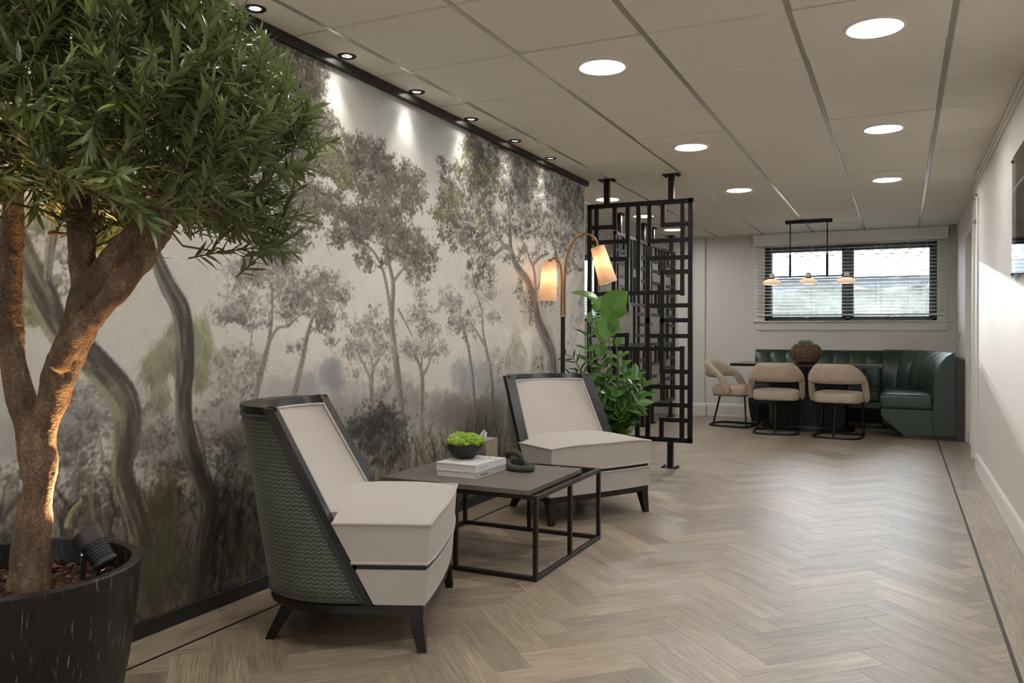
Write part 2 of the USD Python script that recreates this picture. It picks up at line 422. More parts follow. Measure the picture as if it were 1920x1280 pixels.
obj('architrave', cat_(cbox(XR - .014, XR, YD0 - .065, YD0, 0, 2.19, .004)), 'white_paint', d1)
obj('door_lining', cbox(XR, XR + .14, YD0, YD0 + .012, 0, ZD, .002), 'white_paint', d1)

def skirting(x, y0, y1, side):
    """Profile with an ogee-like top, along y; side = -1: room lies towards -x."""
    pr = np.array([(0, 0), (.016, 0), (.016, .105), (.013, .112), (.013, .118), (.008, .124), (.005, .130), (0, .130)])
    v = np.array([[(x + side * a, y, b) for a, b in pr] for y in (y0, y1)])
    return loft(v)
tag(obj('baseboard_right', skirting(XR, YN, YD0 - .065, -1), 'white_paint', smooth=20), 'white moulded skirting along the right wall', 'skirting', kind='structure')
tag(obj('baseboard_left', cbox(XM, XM + .014, YN, YM, 0, .058, .002), 'black_trim'), 'slim black skirting under the mural', 'skirting', kind='structure')
tag(obj('trim_1', cat_(cbox(XM - .006, XM + .030, YN, YM + .035, ZC - .050, ZC - .006, .003)), 'black_trim'), 'black rail where the mural meets the ceiling', 'trim', kind='structure')
tag(obj('trim_2', cbox(XM - .125, XM + .004, YM, YM + .012, 0, ZC - .05, .003), 'white_paint'), 'pale edge strip closing the end of the mural wall', 'trim', kind='structure')
tag(obj('trim_3', cat_(cbox(XR - .022, XR, YN, YD0, ZC - .035, ZC - .006, .004), cbox(XR - .010, XR, YN, YD0, ZC - .062, ZC - .035, .003)), 'white_paint'), 'pale cornice where the right wall meets the ceiling', 'trim', kind='structure')

# --- back wall with two windows
wins = [(-1.60, .385), (-5.15, -3.86)]
ZW0, ZW1 = 1.255, 2.215
bw = []
xcut = [XL - .1, wins[1][0], wins[1][1], wins[0][0], wins[0][1], .70]
for a, b in ((xcut[0], xcut[1]), (xcut[2], xcut[3]), (xcut[4], xcut[5])): bw.append(box(a, b, YB, YB + .25, 0, ZC + .06))
for a, b in wins: bw += [box(a, b, YB, YB + .25, 0, ZW0), box(a, b, YB, YB + .25, ZW1, ZC + .06)]
tag(obj('wall_back', cat_(*bw), 'wall_paint', smooth=False), 'far wall with the blinded windows', 'wall', kind='structure')
tag(obj('trim_4', cat_(cbox(-2.52, -2.367, YB - .05, YB, 0, ZC, .004)), 'wall_paint'), 'shallow boxed pilaster on the far wall', 'trim', kind='structure')
def skirt_x(x0, x1, y, h=.17):
    pr = np.array([(0, 0), (.018, 0), (.018, h - .04), (.014, h - .03), (.014, h - .02), (.006, h - .006), (.004, h), (0, h)])
    return loft(np.array([[(x, y - a, b) for a, b in pr] for x in (x0, x1)]))
tag(obj('baseboard_back', cat_(skirt_x(XL, -2.52, YB), skirt_x(-2.538, -2.349, YB - .05), skirt_x(-2.367, .58, YB)), 'white_paint', smooth=20), 'white moulded skirting along the far wall', 'skirting', kind='structure')

mat('pane_glass', {'t': ('transparent_bsdf', {'color': (.93, .95, .96)}), 'g': ('glossy_bsdf', {'roughness': .05}), 'f': ('fresnel', {'IOR': 1.45}), 'm': ('mix_closure', {})},
    [('f.fac', 'm.fac'), ('t.BSDF', 'm.closure1'), ('g.BSDF', 'm.closure2')], 'm.closure')
def window(name, x0, x1, label, halves=2):
    w = UsdGeom.Xform.Define(stage, '/World/' + name).GetPrim(); tag(w, label, 'window', kind='structure')
    yf = YB + .10
    fr = []
    F_ = lambda a, b, c, d: cbox(a, b, yf - .03, yf + .03, c, d, .004)
    fr += [F_(x0, x0 + .042, ZW0, ZW1), F_(x1 - .042, x1, ZW0, ZW1), F_(x0, x1, ZW0, ZW0 + .030), F_(x0, x1, ZW1 - .035, ZW1)]
    fr += [F_((x0 + x1) / 2 - .030, (x0 + x1) / 2 + .030, ZW0, ZW1)] if halves == 2 else []
    obj('window_frame', cat_(*fr), 'dark_window', w)
    n = halves; wd = (x1 - x0 - .084) / n
    for k in range(n):
        a = x0 + .042 + wd * k + (.03 if k else 0); b = x0 + .042 + wd * (k + 1) - (0 if k else .03)
        obj('sash', cat_(F_(a, a + .040, ZW0 + .030, ZW1 - .035), F_(b - .040, b, ZW0 + .030, ZW1 - .035), F_(a, b, ZW0 + .030, ZW0 + .052), F_(a, b, ZW1 - .08, ZW1 - .035)), 'dark_window', w)
        obj('pane', box(a + .038, b - .038, yf - .003, yf + .003, ZW0 + .05, ZW1 - .075), 'pane_glass', w)
        obj('window_handle', cat_(cbox((a + b) / 2 - .05, (a + b) / 2 + .05, yf - .05, yf - .03, ZW0 + .045, ZW0 + .062), cbox((a + b) / 2 - .015, (a + b) / 2 + .03, yf - .062, yf - .045, ZW0 + .040, ZW0 + .055)), 'white_paint', w)
    lin = [cbox(x0 - .13, x0, YB - .012, YB + .07, ZW0, ZW1 + .15, .003), cbox(x1, x1 + .105, YB - .012, YB + .07, ZW0, ZW1 + .15, .003)]
    obj('window_casing', cat_(*lin), 'white_paint', w)
    xa, xb = x0 - .15, x1 + .145
    pr = [(-.05, .0), (-.05, -.012), (-.03, -.022), (-.03, -.028)]
    obj('window_sill', cat_(cbox(xa, xb, YB - .055, YB + .07, ZW0 - .018, ZW0, .004),
        hull([(xa + .012, YB - .03, ZW0 - .018), (xb - .012, YB - .03, ZW0 - .018), (xa + .012, YB, ZW0 - .018), (xb - .012, YB, ZW0 - .018),
              (xa + .055, YB - .022, ZW0 - .118), (xb - .035, YB - .022, ZW0 - .118), (xa + .055, YB, ZW0 - .118), (xb - .035, YB, ZW0 - .118)])), 'white_paint', w)
    return w
window('window_1', wins[0][0], wins[0][1], 'wide dark-framed window above the green banquette')
window('window_2', wins[1][0], wins[1][1], 'dark-framed window seen past the end of the mural')

w3 = UsdGeom.Xform.Define(stage, '/World/window_3').GetPrim(); tag(w3, 'unseen window behind the viewer, placed to light the fronts of the chair and tree', 'window', kind='structure')  # unseen window, placed to light chair sides and tree from the viewer side
obj('window_frame', cat_(*[cbox(x - .03, x + .03, YN - .08, YN - .02, .95, 2.05, .003) for x in (-1.02, .02)], *[cbox(-1.05, .05, YN - .08, YN - .02, z - .03, z + .03, .003) for z in (.98, 2.02)]), 'dark_window', w3)
obj('pane', box(-.99, -.01, YN - .053, YN - .047, 1.01, 1.99), 'pane_glass', w3)
def blind(x0, x1, label):
    w = thing('venetian_blind', label, 'blind', ((x0 + x1) / 2, YB - .04, 0))
    h = (x1 - x0) / 2
    obj('valance', cat_(cbox(-h - .02, h + .02, -.045, -.03, 2.215, ZC - .008, .004), cbox(-h - .02, -h - .005, -.045, .02, 2.215, ZC - .008, .003), cbox(h + .005, h + .02, -.045, .02, 2.215, ZC - .008, .003)), 'slat_white', w)
    obj('headrail', cbox(-h, h, -.026, .026, 2.31, ZC - .012, .003), 'slat_white', w)
    z = 2.285; n = 0
    while z > 1.36:
        sl = np.array([[(sx * (h - .03), v * .024, z + .0035 * (1 - v * v) + v * .004) for v in (-1, -.4, .4, 1)] + [(sx * (h - .03), v * .024, z - .0022 + .0035 * (1 - v * v) + v * .004) for v in (1, .4, -.4, -1)] for sx in (-1, 1)])
        obj('slat', loft(sl), 'slat_white', w); z -= .0432; n += 1
    obj('bottom_rail', cbox(-h + .03, h - .03, -.024, .024, 1.318, 1.338, .005), 'slat_white', w)
    for cx in (-h + .22, -h * .36, h * .36, h - .22):
        obj('ladder_cord', cat_(tube([(cx, -.026, 1.33), (cx, -.026, 2.32)], .0012, 5), tube([(cx, .026, 1.33), (cx, .026, 2.32)], .0012, 5)), 'slat_white', w)
    for k, cx in enumerate((h * .30, h * .62)):
        obj('pull_cord', tube([(cx, -.05, 1.40 + .02 * k), (cx, -.047, 2.215)], .0014, 5), 'slat_white', w)
blind(-1.735, .495, 'white slatted blind over the window above the banquette')
blind(-5.28, -3.73, 'white slatted blind seen through the screen past the mural')

# --- what stands outside the windows
tag(obj('yard', cat_(box(-30, 25, YB + .4, 70, -.4, -.3), box(-30, 25, -40, YN - .3, -.4, -.3)), 'ext_ground'), 'pale ground outside the windows', 'ground', kind='structure')
b_ = thing('outbuilding', 'pale flat building outside, behind the right-hand window pane', 'building', (0, 31, -.3))
obj('wall', cat_(box(-7, .55, -2, 4, 0, 3.35)), 'ext_wall', b_)
obj('roof', hull([(-7.3, -2.4, 3.3), (.9, -2.4, 3.3), (-7.3, 4.4, 3.3), (.9, 4.4, 3.3), (-7.3, -1.6, 3.82), (.45, -1.6, 3.82), (-7.3, 3.6, 3.82), (.45, 3.6, 3.82)]), 'ext_roof', b_)
for i in range(3):
    f_ = obj('window', cbox(-5.6 + i * 2.6, -4.4 + i * 2.6, -2.05, -1.98, 1.2, 2.5), 'white_paint', b_)
    obj('pane', box(-5.5 + i * 2.6, -4.5 + i * 2.6, -2.08, -2.04, 1.3, 2.4), 'ext_roof', f_)
hp = box(-16, 14, -.5, .5, 0, 2.45); hp = hp.subdivide_to_size(.35); hv = hp.vertices
hp.vertices = hv + (meshkit.noise(hv * 2.2)[:, None] - .5) * .35 * np.array([.4, 1, .7])
tag(obj('hedge', hp, 'ext_hedge', loc=(-1.5, 20.5, -.3)), 'pale hedge outside, low across both window panes', 'hedge')

# ================================================================ the mural: a printed woodland, laid down dab by dab in colours per vertex
rng = np.random.default_rng(11)
MUR_BUSH = [(2.964,0.815,0.169,0.147,(150,150,152), 0.55),(2.873,0.808,0.089,0.109,(135,136,140), 0.6),(3.161,0.726,0.248,0.155,(140,136,132), 0.55),(3.033,0.886,0.094,0.11,(128,131,138), 0.75),(3.072,0.871,0.087,0.101,(130,133,140), 0.6),(2.684,0.82,0.131,0.092,(158,156,152), 0.7),(2.44,0.825,0.114,0.086,(160,154,148), 0.6),(2.329,0.916,0.134,0.124,(170,163,154), 0.5),(4.246,0.818,0.117,0.122,(140,146,152), 0.8),(4.366,0.779,0.122,0.149,(140,145,150), 0.8),(4.555,0.786,0.159,0.137,(142,146,150), 0.7),(4.741,0.848,0.193,0.176,(160,162,160), 0.5),(3.722,0.623,0.212,0.175,(132,130,128), 0.7),(3.885,0.639,0.226,0.151,(140,138,134), 0.7),(3.334,0.632,0.269,0.161,(130,128,126), 0.7),(3.568,0.694,0.223,0.169,(136,134,130), 0.7),(4.06,0.624,0.242,0.155,(128,124,120), 0.7),(4.248,0.575,0.358,0.162,(110,104,98), 0.75),(4.52,0.551,0.432,0.169,(100,94,90), 0.7),(3.121,0.652,0.203,0.128,(136,132,128), 0.7),(5.338,0.632,0.567,0.233,(140,142,142), 0.5),(5.954,0.676,0.452,0.341,(150,150,148), 0.5),(4.902,0.589,0.41,0.218,(120,118,116), 0.6),(1.948,0.821,0.127,0.111,(160,156,150), 0.7),(1.866,0.828,0.101,0.144,(140,138,136), 0.5),(2.036,0.738,0.158,0.114,(130,124,118), 0.6),(1.732,0.77,0.147,0.103,(120,118,116), 0.6),(1.609,0.749,0.134,0.115,(118,116,114), 0.6),(2.385,0.724,0.167,0.127,(138,128,120), 0.7),(2.485,0.627,0.147,0.13,(112,106,104), 0.7),(2.153,0.628,0.194,0.098,(104,96,88), 0.6),(1.543,0.869,0.096,0.08,(160,158,154), 0.5)]
MUR_TREE = [([[2.543,0.792,0.039],[2.589,0.927,0.034],[2.626,1.027,0.028],[2.644,1.129,0.019],[2.65,1.208,0.013],[2.634,1.287,0.01],[2.587,1.317,0.006]], (110,102,98),(170,160,148), 0.9),([[2.626,1.027,0.019],[2.683,1.095,0.016],[2.749,1.107,0.013],[2.818,1.151,0.007]], (110,102,98),(170,160,148), 0.9),([[2.644,1.208,0.01],[2.699,1.256,0.01],[2.731,1.316,0.007]], (110,102,98),(170,160,148), 0.9),([[2.528,0.929,0.009],[2.527,1.039,0.009],[2.542,1.127,0.006]], (110,102,98),(170,160,148), 0.9),([[2.778,0.791,0.041],[2.819,0.895,0.035],[2.847,0.977,0.032],[2.871,1.061,0.029],[2.896,1.121,0.018],[2.933,1.17,0.011]], (110,102,98),(170,160,148), 0.9),([[2.871,1.061,0.014],[2.926,1.097,0.011],[3.001,1.06,0.008]], (110,102,98),(170,160,148), 0.9),([[2.847,0.989,0.011],[2.804,1.025,0.007]], (110,102,98),(170,160,148), 0.9),([[2.371,0.725,0.011],[2.365,0.83,0.008],[2.362,0.914,0.006]], (110,102,98),(170,160,148), 0.6),([[2.441,0.718,0.014],[2.475,0.801,0.012],[2.504,0.876,0.009]], (110,102,98),(170,160,148), 0.7),([[3.366,0.521,0.05],[3.365,0.71,0.041],[3.355,0.831,0.036],[3.377,0.898,0.023],[3.432,0.951,0.014]], (110,102,98),(170,160,148), 0.9),([[3.355,0.831,0.027],[3.31,0.9,0.018],[3.253,0.968,0.013]], (110,102,98),(170,160,148), 0.9),([[3.364,0.818,0.022],[3.363,0.925,0.018],[3.331,1.007,0.013]], (110,102,98),(170,160,148), 0.9),([[3.83,0.494,0.061],[3.829,0.673,0.05],[3.828,0.837,0.044],[3.806,0.897,0.027],[3.751,0.957,0.021]], (110,102,98),(170,160,148), 0.9),([[3.828,0.837,0.033],[3.883,0.879,0.023],[3.929,0.944,0.017]], (110,102,98),(170,160,148), 0.9),([[3.828,0.852,0.028],[3.827,0.941,0.017]], (110,102,98),(170,160,148), 0.9),([[4.45,0.44,0.035],[4.435,0.692,0.035],[4.392,0.894,0.034],[4.344,1.027,0.027],[4.296,1.125,0.019],[4.257,1.189,0.013]], (110,102,98),(170,160,148), 0.9),([[4.378,0.993,0.02],[4.297,1.076,0.013]], (110,102,98),(170,160,148), 0.9),([[4.608,0.439,0.044],[4.682,0.606,0.046],[4.665,0.816,0.038],[4.604,0.956,0.037],[4.552,1.093,0.029],[4.53,1.229,0.022],[4.479,1.312,0.014]], (110,102,98),(170,160,148), 0.9),([[4.59,0.991,0.029],[4.481,1.076,0.022],[4.39,1.142,0.014]], (110,102,98),(170,160,148), 0.9),([[3.63,0.346,0.087],[3.645,0.487,0.076],[3.618,0.69,0.071],[3.587,0.862,0.065],[3.556,1.004,0.059],[3.536,1.116,0.049],[3.54,1.228,0.044],[3.545,1.341,0.035],[3.505,1.449,0.029],[3.485,1.545,0.024],[3.475,1.64,0.019],[3.442,1.705,0.014]], (110,102,98),(170,160,148), 0.9),([[3.536,1.144,0.04],[3.506,1.255,0.029],[3.458,1.39,0.024],[3.397,1.468,0.018],[3.329,1.51,0.013],[3.241,1.532,0.008]], (110,102,98),(170,160,148), 0.9),([[3.54,1.34,0.025],[3.614,1.402,0.02],[3.69,1.45,0.015]], (110,102,98),(170,160,148), 0.9),([[3.515,1.45,0.024],[3.563,1.553,0.02],[3.663,1.635,0.015]], (110,102,98),(170,160,148), 0.9),([[3.475,1.696,0.019],[3.395,1.766,0.014],[3.327,1.809,0.009]], (110,102,98),(170,160,148), 0.9),([[3.595,1.202,0.02],[3.666,1.132,0.015],[3.729,1.06,0.011]], (110,102,98),(170,160,148), 0.9),([[2.68,1.746,0.032],[2.815,1.782,0.028],[2.867,1.816,0.021],[2.959,1.809,0.015],[3.115,1.812,0.008]], (86,80,74),(170,160,148), 0.9),([[2.867,1.809,0.015],[2.892,1.857,0.011]], (110,102,98),(170,160,148), 0.9),([[2.865,2.247,0.011],[2.957,2.286,0.007]], (110,102,98),(170,160,148), 0.9),([[5.693,0.772,0.156],[5.65,0.936,0.144],[5.528,1.059,0.129],[5.41,1.176,0.115],[5.333,1.33,0.103],[5.239,1.441,0.091],[5.105,1.508,0.079],[4.993,1.592,0.067],[4.951,1.661,0.058],[4.942,1.788,0.041],[4.924,1.895,0.033],[4.891,1.998,0.024]], (96,92,88),(170,160,148), 0.9),([[4.959,1.651,0.049],[4.853,1.662,0.04],[4.751,1.617,0.031],[4.674,1.589,0.023]], (110,102,98),(170,160,148), 0.9),([[4.853,1.662,0.04],[4.773,1.715,0.031],[4.673,1.791,0.03],[4.598,1.867,0.022],[4.511,1.912,0.015]], (110,102,98),(170,160,148), 0.9),([[5.37,1.332,0.057],[5.36,1.448,0.048],[5.321,1.562,0.037],[5.256,1.615,0.027],[5.192,1.704,0.018]], (110,102,98),(170,160,148), 0.9),([[5.321,1.581,0.037],[5.444,1.643,0.029],[5.603,1.685,0.02]], (110,102,98),(170,160,148), 0.9),([[5.408,1.412,0.029],[5.485,1.495,0.019]], (110,102,98),(170,160,148), 0.9),([[4.933,1.859,0.024],[5.016,1.963,0.017]], (110,102,98),(170,160,148), 0.9),([[4.62,1.853,0.022],[4.546,1.945,0.014]], (110,102,98),(170,160,148), 0.9),([[4.372,1.819,0.02],[4.272,1.799,0.013]], (110,102,98),(170,160,148), 0.9),([[5.622,1.869,0.031],[5.727,1.737,0.042],[5.781,1.598,0.032]], (110,102,98),(170,160,148), 0.9),([[5.832,1.936,0.032],[5.942,2.034,0.022]], (110,102,98),(170,160,148), 0.9),([[6.082,1.664,0.047],[6.238,1.611,0.036],[6.324,1.617,0.025]], (110,102,98),(170,160,148), 0.9),([[1.846,0.669,0.014],[1.83,0.742,0.012],[1.807,0.788,0.008],[1.787,0.816,0.005]], (120,114,110),(170,160,148), 0.8)]
